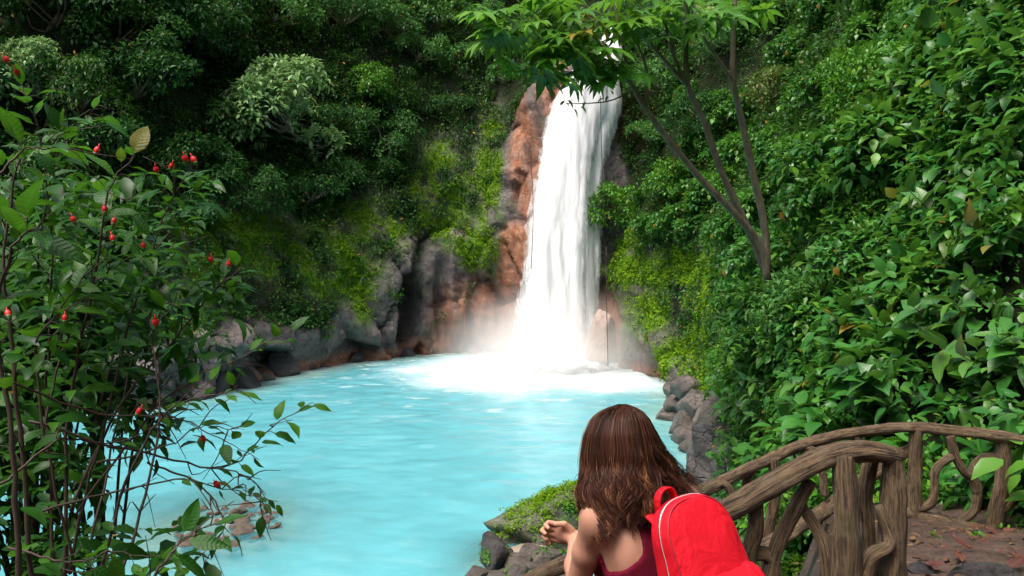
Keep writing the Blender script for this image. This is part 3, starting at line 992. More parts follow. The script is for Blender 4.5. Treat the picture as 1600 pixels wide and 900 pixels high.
def basis_rot(D, N):
    """euler for a leaf whose axis is D and whose face is N"""
    from mathutils import Matrix
    D = nz(D)
    S = nz(np.cross(N, D))
    U = np.cross(D, S)
    return Matrix(np.stack([D, S, U], 1).tolist()).to_euler()


BIG = [big_leaf('slope_leaf', .62, M['leaf_big'], droop=.25, seed=1, heart=.2), big_leaf('slope_leaf', .5, M['leaf_big'], droop=.4, seed=2), big_leaf('slope_leaf', .55, M['leaf_big'], droop=.12, seed=3), big_leaf('slope_leaf', .72, M['leaf_big'], droop=.3, seed=4, heart=.3)]


def leafy_shrub(x, y, size, Lf, n, label, name='broadleaf_shrub', meshes=BIG, out=.35, seed=0, smat='stem', group=None):
    g = np.random.default_rng(seed)
    s, nn = surface_at(x, y)
    n3 = np.append(nn, 0)
    o = thing(name, label, 'shrub', s - n3 * .1 - np.array([0, 0, size * .5]), 0, group)
    b0 = np.array([0, 0, 0.0])
    stems = max(4, n // 7)
    k = 0
    for q in range(stems):
        d = nz(n3 * .9 + g.normal(size=3) * .6 + [0, 0, .55])
        tipp = b0 + np.array([0, 0, size * .45]) + d * size * g.uniform(.6, 1.0)
        pp = spline([b0, b0 + (tipp - b0) * .5 + [0, 0, size * .18] + g.normal(size=3) * .05 * size, tipp], 8)
        V, F = tube(pp, np.linspace(.014, .005, 8) * (size / 1.0) ** .5, 5)
        obj('stem', mesh('stem', V, F, [M[smat]]), o)
        m = n // stems + (q < n % stems)
        for i in range(m):
            f = .35 + .65 * (i + .5 + g.uniform(-.3, .3)) / m
            j = min(int(f * 7), 6)
            P = pp[j] + (pp[j + 1] - pp[j]) * (f * 7 - j)
            a = i * 2.4 + g.uniform(-.5, .5)
            ax = nz(pp[j + 1] - pp[j])
            e1 = nz(np.cross(ax, [0.2, 0.1, 1]))
            D = nz(np.cos(a) * e1 + np.sin(a) * np.cross(ax, e1) + ax * .5 + n3 * .35 + [0, 0, -.15])
            N = np.array([0, 0, 1]) + n3 * .55 + g.normal(size=3) * .22
            obj('leaf', meshes[g.integers(len(meshes))], o, P + D * .02, basis_rot(D, N), Lf * g.uniform(.6, 1.15))
            k += 1
    return o


W = [(1345, 205, 'at the height of the trunk forks'), (1430, 115, 'high up the slope'), (1515, 60, 'in the top corner of the slope'), (1575, 170, 'against the picture edge, upper half'),
     (1460, 235, 'in the upper middle of the slope'), (1550, 300, 'against the picture edge, halfway up'), (1385, 320, 'in the middle of the slope'), (1490, 365, 'in the middle of the slope, right half'),
     (1320, 415, 'below the foot of the slender trunks'), (1425, 450, 'with yellowing leaves, mid slope'), (1545, 440, 'against the dark hollow at the edge'), (1285, 500, 'low on the slope'),
     (1385, 540, 'with drooping dull leaves above the rail'), (1490, 530, 'beside the dark hollow, above the rail'), (1565, 590, 'in the corner above the rail end'), (1245, 590, 'at the lower left end of the slope'),
     (1305, 600, 'just above the arched far rail'), (1225, 655, 'at the waterside end of the slope'), (1410, 630, 'right behind the top of the far rail'), (1275, 330, 'right of the slender trunks'), (1250, 660, 'behind the sloping part of the far rail')]
for i, (x, y, wh) in enumerate(W):
    s_, _ = surface_at(x, y)
    D_ = np.linalg.norm(s_ - CAM)
    leafy_shrub(x, y, np.clip(D_ * .085, .6, 1.5), np.clip(.024 * D_, .17, .36) * (.75, 1.0, 1.3, 1.1, .85)[i % 5] * (1.3 if y > 370 and x > 1270 else 1.0), 46 if x > 1250 else 36, 'broad leaved green shrub ' + wh, seed=300 + i)


# ---- ferns on the slope
def frond_mesh(name, seed, mat):
    g = np.random.default_rng(seed)
    n = 17
    tt = np.linspace(0, 1, n)
    rib = np.stack([tt, .05 * np.sin(tt * 3 + seed), .32 * tt - .62 * tt ** 2.2], 1)
    P, D, N, L = [], [], [], []
    for i in range(2, n):
        for s in (-1, 1):
            P.append(rib[i])
            D.append(np.array([.35, s, -.18]))
            N.append(np.array([0, 0, 1.0]) + g.normal(size=3) * .1)
            L.append(.30 * math.sin(math.pi * (tt[i] * .88 + .12)) ** .8 + .02)
    V, F, A = leaves(np.array(P), np.array(D), np.array(N), np.array(L), leaf_mid(.26), np.full((len(P), 3), .5))
    tv, tf = tube(rib, np.linspace(.012, .003, n), 4)
    F = F.tolist() + [[i + len(V) for i in f] for f in tf]
    A = np.concatenate([A, np.full((len(tv), 3), .2)])
    return mesh(name, np.concatenate([V, tv]), F, [mat], True, {'rnd': A})


FRM = [frond_mesh('fern_frond', 5, M['leaf_lime']), frond_mesh('fern_frond', 6, M['leaf_slope'])]
for i, (x, y, s, lb) in enumerate([(1042, 335, 1.7, 'fern with long fronds on the slope below the leaning trunks'), (1105, 345, 1.2, 'fern drooping from the slope just under the leaning trunks'), (1235, 520, .8, 'fern low on the slope above the sloping rail'),
                                   (1165, 590, .7, 'fern hanging above the grey boulders at the waterline'), (1440, 690, .6, 'fern right behind the first far rail post'), (1300, 300, .9, 'fern among the shrubs right of the slender trunks'), (1120, 440, 1.0, 'fern beside the bright moss right of the fall')]):
    s_, n_ = surface_at(x, y)
    o = thing('fern', lb, 'fern', s_ + np.append(n_, 0) * .15, 0)
    g = np.random.default_rng(700 + i)
    for q in range(9):
        a = math.atan2(n_[1], n_[0]) + g.uniform(-1.5, 1.5)
        obj('frond', FRM[i % 2], o, (0, 0, 0), (g.uniform(-.3, .3), g.uniform(-.35, .25), a), s * g.uniform(.6, 1))
# ------------------------------------------------------------------ slender tree with palmate leaves, in front of the slope
base = pt(1192, 425, 16.5)
tr = thing('palmate_tree', 'slender tree with three leaning trunks and palmate leaves over the waterfall', 'tree', base)


def px_path(lst, n=24):
    return spline([pt(*q) for q in lst], n)


def wood(name, lst, r0, r1, parent, mat='bark', n=26, sides=10, rough=.22, seed=1):
    p = px_path(lst, n)
    V, F = tube(p, np.linspace(r0, r1, n), sides, rough=rough, seed=seed)
    return part(name, mesh(name, V, F, [M[mat]]), parent)


wood('trunk', [(1200, 440, 16.5), (1188, 385, 16.4), (1150, 335, 16.2), (1100, 285, 16.0), (1050, 225, 15.7), (1010, 172, 15.5), (985, 130, 15.3), (958, 100, 15.1)], .085, .04, tr, seed=2)
wood('trunk', [(1198, 430, 16.6), (1172, 365, 16.4), (1130, 275, 16.2), (1100, 190, 16.0), (1074, 130, 15.9), (1072, 60, 15.8), (1070, -50, 15.8)], .083, .042, tr, seed=3)
wood('trunk', [(1200, 425, 16.7), (1194, 350, 16.7), (1172, 250, 16.6), (1157, 180, 16.5), (1146, 125, 16.4), (1146, 40, 16.4), (1152, -50, 16.4)], .083, .044, tr, seed=4)
limbs = [[(1146, 128, 16.4), (1120, 90, 16.3), (1095, 50, 16.2), (1070, -10, 16)], [(1074, 135, 15.9), (1052, 85, 15.8), (1040, 30, 15.8), (1050, -40, 15.8)],
         [(958, 100, 15.1), (930, 88, 15), (890, 78, 14.9), (840, 60, 14.7), (790, 42, 14.6)], [(985, 130, 15.3), (975, 80, 15.2), (965, 30, 15.1), (950, -30, 15.1)],
         [(1008, 170, 15.5), (1012, 130, 15.4), (1005, 90, 15.4), (985, 50, 15.3)], [(958, 100, 15.1), (940, 70, 15.1), (900, 30, 15.2), (850, 5, 15.2)],
         [(1070, 130, 15.9), (1035, 90, 15.7), (1010, 60, 15.6), (990, 20, 15.5)], [(940, 95, 15), (915, 105, 14.8), (880, 118, 14.8), (850, 122, 14.8)]]
for i, q in enumerate(limbs):
    wood('limb', q, .045, .012, tr, n=12, sides=6, seed=10 + i)
wood('limb', [(988, 142, 15.3), (955, 157, 15.2), (925, 161, 15.1), (895, 162, 15.0), (880, 160, 15.0)], .018, .005, tr, n=10, sides=5)


def palmate(name, seed, k=8):
    g = np.random.default_rng(seed)
    Vs, Fs, UVs, n = [], [], [], 0
    src = big_leaf('tmp', .36, M['leaf_tree'], n=6, droop=.38, seed=seed)
    v0 = np.array([q.co[:] for q in src.vertices])
    uv0 = np.zeros(len(v0) * 3, np.float32)
    src.attributes['luv'].data.foreach_get('vector', uv0)
    f0 = np.array([list(p.vertices) for p in src.polygons])
    bpy.data.meshes.remove(src)
    for i in range(k):
        a = (i - (k - 1) / 2) * (5.3 / k) + g.uniform(-.08, .08)
        sc = (1 - .07 * abs(i - (k - 1) / 2)) * g.uniform(.9, 1.08)
        v = v0 * sc
        v = v + [.12, 0, 0]
        c, s = math.cos(a), math.sin(a)
        Vs.append(np.stack([v[:, 0] * c - v[:, 1] * s, v[:, 0] * s + v[:, 1] * c, v[:, 2]], 1))
        Fs.append(f0 + n)
        UVs.append(uv0.reshape(-1, 3))
        n += len(v)
    pv, pf = tube([(-.55, 0, .12), (-.2, 0, .06), (.05, 0, 0)], .014, 4)
    Vs.append(pv)
    V = np.concatenate(Vs)
    F = np.concatenate(Fs).tolist() + [[i + n for i in f] for f in pf]
    return mesh(name, V, F, [M['leaf_tree']], True, {'luv': np.concatenate(UVs + [np.zeros((len(pv), 3))])})


PALM = [palmate('palmate_leaf', 5), palmate('palmate_leaf', 6, 7), palmate('palmate_leaf', 7, 9)]
g = np.random.default_rng(77)
spots = []
for cx, cy, Y, rx, ry, n in ((800, 45, 14.6, 42, 30, 15), (865, 55, 14.8, 40, 40, 17), (925, 70, 15, 40, 38, 18), (900, 112, 14.8, 45, 18, 9), (985, 40, 15.3, 40, 36, 15), (1040, 25, 15.6, 40, 30, 10),
                             (850, 95, 14.8, 40, 25, 9), (960, 105, 15.1, 25, 18, 5), (1095, 20, 16.2, 40, 30, 8), (880, 5, 15.1, 60, 18, 10), (1000, -25, 15.4, 110, 25, 12), (1060, 40, 15.9, 30, 25, 6), (770, 30, 14.6, 20, 22, 6), (1110, 10, 16.2, 30, 16, 7), (1165, 5, 16.3, 25, 14, 5)):
    for _ in range(n):
        spots.append((cx + g.normal() * rx * .6, cy + g.normal() * ry * .6, Y + g.uniform(-.9, .9)))
spots += [(1148, 28, 15.6), (1128, 26, 15.7), (1000, 112, 14.9), (938, 128, 14.7), (925, 120, 14.6)]
for (x, y, Y) in spots:
    P = pt(x, y, Y)
    a = g.uniform(0, 2 * math.pi)
    D = nz(np.array([math.cos(a), math.sin(a), -.25]) + np.array([-.5, -.35, 0]))
    N = np.array([0, -.35, 1]) + g.normal(size=3) * .25
    obj('leaf', PALM[g.integers(3)], tr, P - base, basis_rot(D, N), g.uniform(.34, .52))
small = [big_leaf('twig_leaf', .4, M['leaf_tree'], n=5, seed=9)]
for x, y in ((882, 160), (888, 156), (892, 166), (900, 158), (897, 170), (908, 166), (876, 165), (915, 158), (886, 168), (950, 150), (958, 148), (945, 152)):
    d = g.normal(size=3) + [0, 0, -.5]
    obj('leaf', small[0], tr, pt(x, y, 15.0) - base, basis_rot(d, [0, -.3, 1]), g.uniform(.12, .2))
# hanging ropes of vine by the fall
for lst, lb in (([(829, 235, 49.5), (833, 330, 49.4), (830, 420, 49.3)], 'thin dark vine hanging down the left edge of the waterfall'),
                ([(938, 150, 49.4), (940, 240, 49.3), (944, 345, 49.2)], 'thin dark vine hanging in front of the white water, upper right'),
                ([(947, 385, 46.5), (948, 480, 46.5), (950, 572, 46.5)], 'thin dark vine hanging beside the mossy rock right of the fall')):
    p = px_path(lst, 14)
    V, F = tube(p, .022, 5)
    tag(obj('hanging_vine', mesh('hanging_vine', V, F, [M['twig']])), lb, 'vine')
# ------------------------------------------------------------------ flowering bush close to the camera
base = np.array([-1.72, 2.75, 6.0])
base[2] = terrain(base[0], base[1]) - .05
bush = thing('flowering_bush', 'leafy bush with small red flowers close by, dark tangled twigs over the pool', 'bush', base)
BL = [big_leaf('bush_leaf', .46, M['leaf_bush'], droop=.22, seed=21), big_leaf('bush_leaf', .52, M['leaf_bush'], droop=.38, seed=22), big_leaf('bush_leaf', .40, M['leaf_bush'], droop=.10, seed=23)]
t = NT('red petals')
M['petal'] = t.done(t.bsdf(Base_Color=t.mix(t.noise(t.pos(), 40, 2), (.55, .012, .020), (.75, .035, .035)), Roughness=.45))
t = NT('green calyx')
M['calyx'] = t.done(t.bsdf(Base_Color=(.07, .17, .03, 1), Roughness=.5))
b0 = [80, 985]
br = [  # pixel x, y, distance; leaf size; leaves; where leaves start
    ([(95, 1000, 2.6), (100, 800, 2.6), (112, 620, 2.62), (135, 460, 2.62), (165, 310, 2.6), (195, 255, 2.6)], .0105, .125, 20, .35),
    ([(60, 1000, 2.4), (48, 780, 2.4), (40, 600, 2.4), (28, 430, 2.4), (40, 300, 2.4), (70, 230, 2.4)], .0115, .13, 18, .4),
    ([(110, 900, 2.7), (165, 660, 2.75), (215, 470, 2.8), (255, 340, 2.8), (300, 268, 2.8)], .0085, .115, 17, .45),
    ([(110, 800, 2.7), (185, 630, 2.8), (265, 520, 2.85), (330, 440, 2.9), (360, 415, 2.9)], .0075, .105, 13, .4),
    ([(40, 660, 2.5), (160, 690, 2.6), (260, 712, 2.7), (345, 728, 2.75), (400, 700, 2.75), (445, 655, 2.75), (500, 625, 2.75)], .0075, .085, 13, .45),
    ([(60, 800, 2.4), (165, 765, 2.5), (270, 745, 2.55), (370, 760, 2.6), (445, 775, 2.6)], .0065, .075, 8, .5),
    ([(120, 800, 2.6), (225, 650, 2.7), (300, 590, 2.75), (390, 548, 2.8), (455, 527, 2.8)], .006, .085, 9, .45),
    ([(150, 920, 2.4), (235, 720, 2.5), (300, 640, 2.55), (360, 612, 2.6), (385, 600, 2.6)], .0075, .08, 7, .5),
    ([(0, 590, 2.3), (150, 650, 2.5), (290, 665, 2.6), (360, 690, 2.6), (420, 720, 2.62)], .006, .08, 8, .4),
    ([(170, 960, 2.3), (215, 800, 2.4), (245, 650, 2.5), (235, 520, 2.6), (260, 470, 2.6)], .0075, .1, 8, .5),
    ([(30, 940, 2.1), (20, 700, 2.1), (-10, 500, 2.1), (10, 380, 2.1), (60, 340, 2.1)], .0115, .14, 15, .3),
    ([(90, 960, 2.8), (70, 620, 2.9), (80, 420, 2.9), (60, 200, 2.9), (35, 120, 2.9)], .0085, .12, 16, .4),
    ([(60, 420, 2.9), (90, 240, 2.9), (130, 190, 2.9), (160, 170, 2.9)], .005, .13, 8, .2),
    ([(200, 980, 2.1), (230, 900, 2.1), (260, 850, 2.15), (330, 830, 2.2)], .007, .12, 8, .2),
    ([(140, 860, 2.6), (200, 600, 2.9), (240, 440, 3.0), (250, 390, 3.0)], .006, .11, 10, .4),
    ([(60, 700, 2.6), (110, 520, 2.7), (170, 430, 2.7), (215, 405, 2.7)], .006, .12, 12, .3),
    ([(150, 720, 2.5), (250, 700, 2.6), (320, 660, 2.6), (390, 660, 2.65)], .005, .07, 5, .5),
    ([(230, 720, 2.7), (300, 760, 2.7), (350, 830, 2.6), (300, 900, 2.5)], .006, .09, 5, .6),
    ([(0, 760, 2.2), (90, 700, 2.3), (200, 690, 2.5), (330, 600, 2.6)], .006, .08, 5, .6),
    ([(340, 728, 2.75), (400, 755, 2.75), (410, 800, 2.7)], .004, .07, 4, .4),
    ([(-30, 300, 2.2), (40, 230, 2.3), (110, 210, 2.35)], .006, .14, 8, .2),
    ([(10, 860, 2.3), (110, 880, 2.3), (180, 870, 2.3), (250, 880, 2.3)], .006, .12, 7, .3),
    ([(120, 900, 2.5), (60, 560, 2.5), (90, 480, 2.5), (130, 400, 2.5)], .007, .12, 12, .4),
]
g = np.random.default_rng(55)
twigs = MB()
for bi, (lst, r0, Lf, n, st) in enumerate(br):
    pp = px_path(lst, 26) - base
    pp += np.cumsum(g.normal(size=(26, 3)) * .004, 0)
    r0 *= .72
    V, F = tube(pp, np.linspace(r0, r0 * .22, 26), 6, rough=.25, seed=bi)
    obj('branch', mesh('branch', V, F, [M['twig']]), bush)
    n = int(n * 1.15)
    for i in range(n):
        f = st + (1 - st) * (i + g.uniform(.2, .8)) / n
        k_ = min(int(f * 25), 24)
        P = pp[k_] + (pp[k_ + 1] - pp[k_]) * (f * 25 - k_)
        ax = nz(pp[k_ + 1] - pp[k_])
        a = i * 2.6 + g.uniform(-.4, .4)
        e1 = nz(np.cross(ax, [.1, .2, 1]))
        D = nz(np.cos(a) * e1 + np.sin(a) * np.cross(ax, e1) * .6 + ax * .55 + [.12, 0, -.12])
        N = np.array([0, -.3, 1]) + g.normal(size=3) * .28
        pet = Lf * g.uniform(.1, .35)
        Q = P + D * pet
        if g.random() < .4 or pet > .02:
            twigs.add(*tube([P, (P + Q) / 2 + [0, 0, .004], Q], .0012, 4))
        obj('leaf', BL[g.integers(3)], bush, Q, basis_rot(D, N), Lf * g.uniform(.5, 1.05))
    for _ in range(5):      # bare side twigs
        k_ = g.integers(6, 24)
        d = nz(nz(pp[k_] - pp[k_ - 1]) + g.normal(size=3) * .7)
        L_ = g.uniform(.06, .2)
        twigs.add(*tube(spline([pp[k_], pp[k_] + d * L_ * .5 + g.normal(size=3) * .012, pp[k_] + d * L_ + g.normal(size=3) * .03], 6), np.linspace(.0026, .001, 6), 4))
o = obj('side_twigs', twigs.mesh('side_twigs', [M['twig']]), bush)
o['kind'] = 'stuff'
# flower: five overlapping upright petals round a thin column, in a green calyx
fm = MB()
for i in range(5):
    a0 = i * 2 * math.pi / 5
    uu, vv = np.meshgrid(np.linspace(0, 1, 5), np.linspace(-.75, .75, 4), indexing='ij')
    rad = .32 * np.sin(np.clip(uu * 2.2 + .25, 0, 2.6)) * (1 + .12 * uu)
    ang = a0 + vv + uu * .5
    fm.add(np.stack([rad * np.cos(ang), rad * np.sin(ang), uu * 1.0], -1).reshape(-1, 3), grid_faces(5, 4))
fm.add(*tube([(0, 0, .3), (.02, 0, .9), (.05, .02, 1.45)], [.05, .04, .06], 5))
flower_me = fm.mesh('flower', [M['petal']])
cm = MB()
cm.add(*tube([(0, 0, -.3), (0, 0, -.05), (0, 0, .18), (0, 0, .32)], [.04, .16, .25, .30], 8))
calyx_me = cm.mesh('calyx', [M['calyx']])
for x, y, Y in ((15, 101, 2.9), (30, 120, 2.88), (148, 243, 2.6), (246, 273, 2.8), (266, 267, 2.8), (292, 256, 2.78), (307, 257, 2.78), (118, 350, 2.6), (165, 335, 2.62), (176, 353, 2.6), (178, 380, 2.65), (224, 391, 2.7),
                (330, 412, 2.9), (357, 419, 2.88), (14, 497, 2.35), (101, 505, 2.4), (245, 512, 2.5), (213, 650, 2.5), (319, 691, 2.6), (343, 762, 2.6)):
    P = pt(x, y, Y - .05) - base
    d = nz(g.normal(size=3) * .35 + [0, -.1, 1])
    q = Vector(d).to_track_quat('Z', 'Y').to_euler()
    f = obj('flower', flower_me, bush, P, q, g.uniform(.024, .030))
    obj('calyx', calyx_me, f)
# the rest of its foliage, behind the single leaves
def leaf_cloud(boxes, Lf, seed):
    g = np.random.default_rng(seed)
    P = np.concatenate([np.stack([pt(g.uniform(x0, x1), g.uniform(y0, y1), g.uniform(Y0, Y1)) for _ in range(n)]) for x0, x1, y0, y1, Y0, Y1, n in boxes])
    k_ = np.clip(fbm(P / .16, 3, seed) * 2 + .75, 0, 1) > g.random(len(P))
    P = P[k_]
    n = len(P)
    D = g.normal(size=(n, 3)) * [1, 1, .35] + [.25, 0, -.2]
    N = np.array([0, -.15, 1]) + g.normal(size=(n, 3)) * .25
    return leaves(P, D, N, g.uniform(.6, 1.25, n) * Lf, leaf_mid(.45), g.random((n, 3)))


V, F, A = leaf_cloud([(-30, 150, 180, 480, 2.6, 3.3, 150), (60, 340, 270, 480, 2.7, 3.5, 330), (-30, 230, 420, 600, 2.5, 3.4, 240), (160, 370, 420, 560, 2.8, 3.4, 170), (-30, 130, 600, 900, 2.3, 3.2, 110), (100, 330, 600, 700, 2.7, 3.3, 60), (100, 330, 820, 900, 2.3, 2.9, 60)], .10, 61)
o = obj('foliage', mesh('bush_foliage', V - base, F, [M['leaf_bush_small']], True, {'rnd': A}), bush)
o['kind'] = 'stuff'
# darker shrubs standing on the bank behind it
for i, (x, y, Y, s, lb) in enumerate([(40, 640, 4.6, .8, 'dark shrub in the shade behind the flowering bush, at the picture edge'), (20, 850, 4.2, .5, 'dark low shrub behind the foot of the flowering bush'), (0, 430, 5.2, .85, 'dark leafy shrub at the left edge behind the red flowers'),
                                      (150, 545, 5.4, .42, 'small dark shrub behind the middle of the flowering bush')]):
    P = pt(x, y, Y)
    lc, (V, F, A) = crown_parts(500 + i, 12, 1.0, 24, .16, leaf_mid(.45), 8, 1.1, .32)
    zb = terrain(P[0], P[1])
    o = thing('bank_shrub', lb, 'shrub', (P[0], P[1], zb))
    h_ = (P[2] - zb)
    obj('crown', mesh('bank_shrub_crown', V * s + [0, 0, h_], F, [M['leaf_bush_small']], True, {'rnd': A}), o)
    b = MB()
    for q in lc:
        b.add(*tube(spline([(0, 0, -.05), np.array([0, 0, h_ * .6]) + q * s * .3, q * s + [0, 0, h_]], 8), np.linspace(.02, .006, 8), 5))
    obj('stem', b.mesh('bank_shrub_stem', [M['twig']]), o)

# ------------------------------------------------------------------ stones
def rock_mesh(name, seed, mat, sub=22, sharp=1.0):
    """angular boulder of about unit radius"""
    th_, ph_ = np.meshgrid(np.linspace(0, 2 * np.pi, sub * 2 + 1)[:-1], np.linspace(.001, np.pi - .001, sub), indexing='ij')
    d = np.stack([np.sin(ph_) * np.cos(th_), np.sin(ph_) * np.sin(th_), np.cos(ph_)], -1)
    g = np.random.default_rng(seed)
    pl = nz(g.normal(size=(13, 3)))
    off = g.uniform(.62, 1.0, 13)
    dots = d @ pl.T
    r = np.min(np.where(dots > .05, off / np.maximum(dots, .05), 9), -1)
    r = np.minimum(r, 1.25)
    r = r * (1 + .07 * fbm(d * 2.2 + seed, 4, seed)) + .035 * fbm(d * 6 + seed, 3, seed + 3)
    V = d * r[..., None]
    V = np.concatenate([V, V[:1]], 0)
    return mesh(name, V.reshape(-1, 3), grid_faces(sub * 2 + 1, sub), [mat], True)


RK = [rock_mesh('boulder', 400 + i, M['rock']) for i in range(5)]
RG = [rock_mesh('grey_boulder', 430 + i, M['rock_grey']) for i in range(4)]
RW = [rock_mesh('brown_stone', 450 + i, M['rock_wet'], 12) for i in range(4)]
RM = [rock_mesh('mossy_boulder', 470 + i, M['rock_mossy'], 26) for i in range(3)]
g = np.random.default_rng(9)


def rock(name, me, x, y, size, label, group=None, z=0.0, sc=(1, 1, .8), rz=None):
    P = ptz(x, y, z)
    o = obj(name, me, None, P, (g.uniform(-.3, .3), g.uniform(-.3, .3), g.uniform(0, 6.3) if rz is None else rz), tuple(size * q for q in sc))
    return tag(o, label, 'rock', group)


OW = ['fifth from the left', 'sixth from the left', 'seventh from the left', 'fourth from the right', 'third from the right', 'third from the left behind the bush', 'second from the left behind the bush', 'first from the left behind the bush', 'second from the right', 'nearest to the waterfall']
for i, (x, y, s) in enumerate([(335, 612, 1.1), (372, 604, 1.5), (408, 596, .8), (440, 586, 1.3), (478, 578, .9), (300, 622, 1.3), (250, 628, 1.5), (200, 636, 1.2), (556, 567, .7), (640, 559, .6)]):
    rock('boulder', RK[i % 5], x, y - 4, s * .7, 'dark angular boulder at the far waterline, ' + OW[i], 'boulders along the far left shore', .1, (1.25, 1, .8 if i % 3 else 1.2))
OR = ['at the far end by the orange rock', 'second along from the orange rock', 'third along, standing in the water', 'fourth along, standing in the water', 'fifth along, above the waterline', 'beside the yellow water edge', 'nearest the sloping rail, in the water',
      'high in the heap under the mossy face', 'in the middle of the heap', 'just beyond the sloping rail', 'small, at the foot of the mossy face', 'high in the heap under the fern', 'seen over the far handrail', 'topmost, against the mossy face', 'closest to the far handrail', 'tilted, at the upper near end']
for i, (x, y, s, z) in enumerate([(1040, 650, .9, .1), (1052, 632, .9, .6), (1070, 665, 1.0, .5), (1062, 688, .75, .1), (1090, 695, .9, .3), (1112, 690, .9, .9), (1112, 722, .75, .1), (1085, 640, 1.1, 1.2), (1108, 655, 1.0, 1.3), (1132, 735, .75, .2),
                                  (1045, 612, .7, .4), (1130, 700, .9, 1.1), (1146, 742, .7, .3), (1072, 612, .9, 1.4), (1165, 752, .6, .3), (1145, 715, .8, .9)]):
    rock('grey_boulder', RG[i % 4], x + 10, y, s * .9, 'grey boulder on the right shore, ' + OR[i], 'boulders on the right shore', z)
RP = rock_mesh('rock_bulge', 499, mat_rock('pinkish rock', (.30, .19, .15), (.46, .33, .28), (.36, .30, .28)), 26)
tag(obj('rock_bulge', RP, None, pt(938, 530, 49.2), (0, .1, .4), (.85, .9, 1.9)), 'smooth pinkish rock bulging from the right edge of the waterfall foot', 'rock')
# mossy point below the path
mossy = []
mossy.append(rock('mossy_boulder', RM[0], 858, 812, 1.35, 'large moss topped boulder running out into the pool left of the person', None, .28, (1.35, .75, .72), .62))
mossy.append(rock('mossy_boulder', RM[1], 905, 790, .95, 'mossy boulder partly hidden behind the person', None, .45, (1.1, .8, .7), .3))
mossy.append(rock('mossy_boulder', RM[2], 800, 838, .6, 'flat dark rock tip where the mossy point meets the water', None, .05, (1.6, .7, .35), .5))
rock('dark_boulder', RK[2], 776, 868, .55, 'rounded dark boulder with a green plant in front of it', None, .22, (.95, .8, .95))
for i, (x, y, s) in enumerate([(812, 880, .42), (838, 868, .38), (832, 895, .4), (858, 880, .45), (745, 900, .3), (800, 905, .4), (870, 850, .4), (846, 850, .3), (780, 905, .33), (880, 900, .4)]):
    rock('grey_stone', RG[i % 4], x, y, s, 'grey brown stone on the mossy point below the railing', 'stones on the mossy point', .1)
for i in range(46):
    a, r = g.uniform(0, 6.28), g.random() ** .6
    x, y = 352 + 85 * r * math.cos(a), 822 + 38 * r * math.sin(a) - 6 * math.cos(a)
    rock('brown_stone', RW[i % 4], x, y, g.uniform(.09, .24) * (1.2 if i < 8 else .8), 'brown stone on the gravel shoal behind the flowering bush', 'stones on the shoal', g.uniform(-.03, .06), (1.2, .9, .6))
# cushions of plants on the point
pl_me = None


def tuft(name, x, y, size, n, L, mat, label, z=.3, group=None, seed=0, wd=.6):
    gg = np.random.default_rng(seed)
    P = ptz(x, y, z) if np.isscalar(z) else np.array(z)
    m = max(6, n // 16)
    d = nz(gg.normal(size=(m, 3)) + [0, 0, .8])
    C = d * size * gg.uniform(.3, 1, (m, 1)) * np.array([1, .8, .6])
    V, F, A = clump_leaves(C, d, size * .35, 16, L, leaf_mid(wd), flat=.6, droop=.1, rng=gg)
    o = thing(name, label, 'plant', P, 0, group)
    obj('foliage', mesh('foliage', V, F, [mat], True, {'rnd': A}), o)
    b = MB()
    for q in C[:10]:
        b.add(*tube(spline([(0, 0, -.05), q * .5, q], 4), .006, 4))
    obj('stem', b.mesh('stems', [M['stem']]), o)
    return o


tuft('leafy_plant', 772, 872, .42, 420, .075, M['leaf_lime'], 'bright green plant in front of the rounded dark boulder', .25, None, 1)
tuft('leafy_plant', 868, 838, .55, 520, .08, M['leaf_lime'], 'bright green plant between the large mossy boulder and the hand', .35, None, 2)
tuft('leafy_plant', 893, 800, .5, 420, .08, M['leaf_lime'], 'bright green plant on the mossy boulder beside the person', .7, None, 3)
tuft('leafy_plant', 805, 900, .35, 320, .07, M['leaf_lime'], 'low green plant at the bottom edge on the mossy point', .2, None, 4)
tuft('leafy_plant', 860, 868, .35, 260, .07, M['leaf_lime'], 'small green plant just left of the rail end', .3, None, 5)
# moss carpets on the upper sides of the big boulders
bpy.context.view_layer.update()
for ob, n, lb in ((mossy[0], 900, 'green moss carpet on the large mossy boulder in the pool'), (mossy[1], 420, 'green moss carpet on the boulder behind the person'), (mossy[2], 80, 'green moss patch on the flat rock tip')):
    gg = np.random.default_rng(n)
    mw = np.array(ob.matrix_world)
    vs = np.array([q.co[:] for q in ob.data.vertices]) @ mw[:3, :3].T + mw[:3, 3]
    nn = nz(np.array([q.normal[:] for q in ob.data.vertices]) @ np.linalg.inv(mw[:3, :3]))
    k_ = (nn[:, 2] > .30) & (vs[:, 2] > .12) & (fbm(vs / .45, 3, n) > -.22)
    ii = gg.choice(np.where(k_)[0], n)
    C = vs[ii] + gg.normal(size=(n, 3)) * .05
    V, F, A = clump_leaves(C, nn[ii], gg.uniform(.06, .14, n), 15, gg.uniform(.035, .075, n), leaf_far(.7), flat=.45, droop=.3, rng=gg)
    tag(obj('moss', mesh('moss_carpet', V, F, [M['moss']], True, {'rnd': A})), lb, 'moss', None, 'stuff')

# ------------------------------------------------------------------ plants, leaves and stones by the path
def gp(x, y, dz=0.0):
    """point of the path's ground seen at pixel"""
    d = FWD + (x - 800) / FPX * np.array([1, 0, 0]) - (y - 450) / FPX * UPV
    s = np.linspace(2, 24, 900)
    Q = CAM + s[:, None] * d
    hit = np.where(Q[:, 2] < terrain(Q[:, 0], Q[:, 1]))[0]
    q = Q[hit[0]] if len(hit) else Q[-1]
    return np.array([q[0], q[1], q[2] + dz])


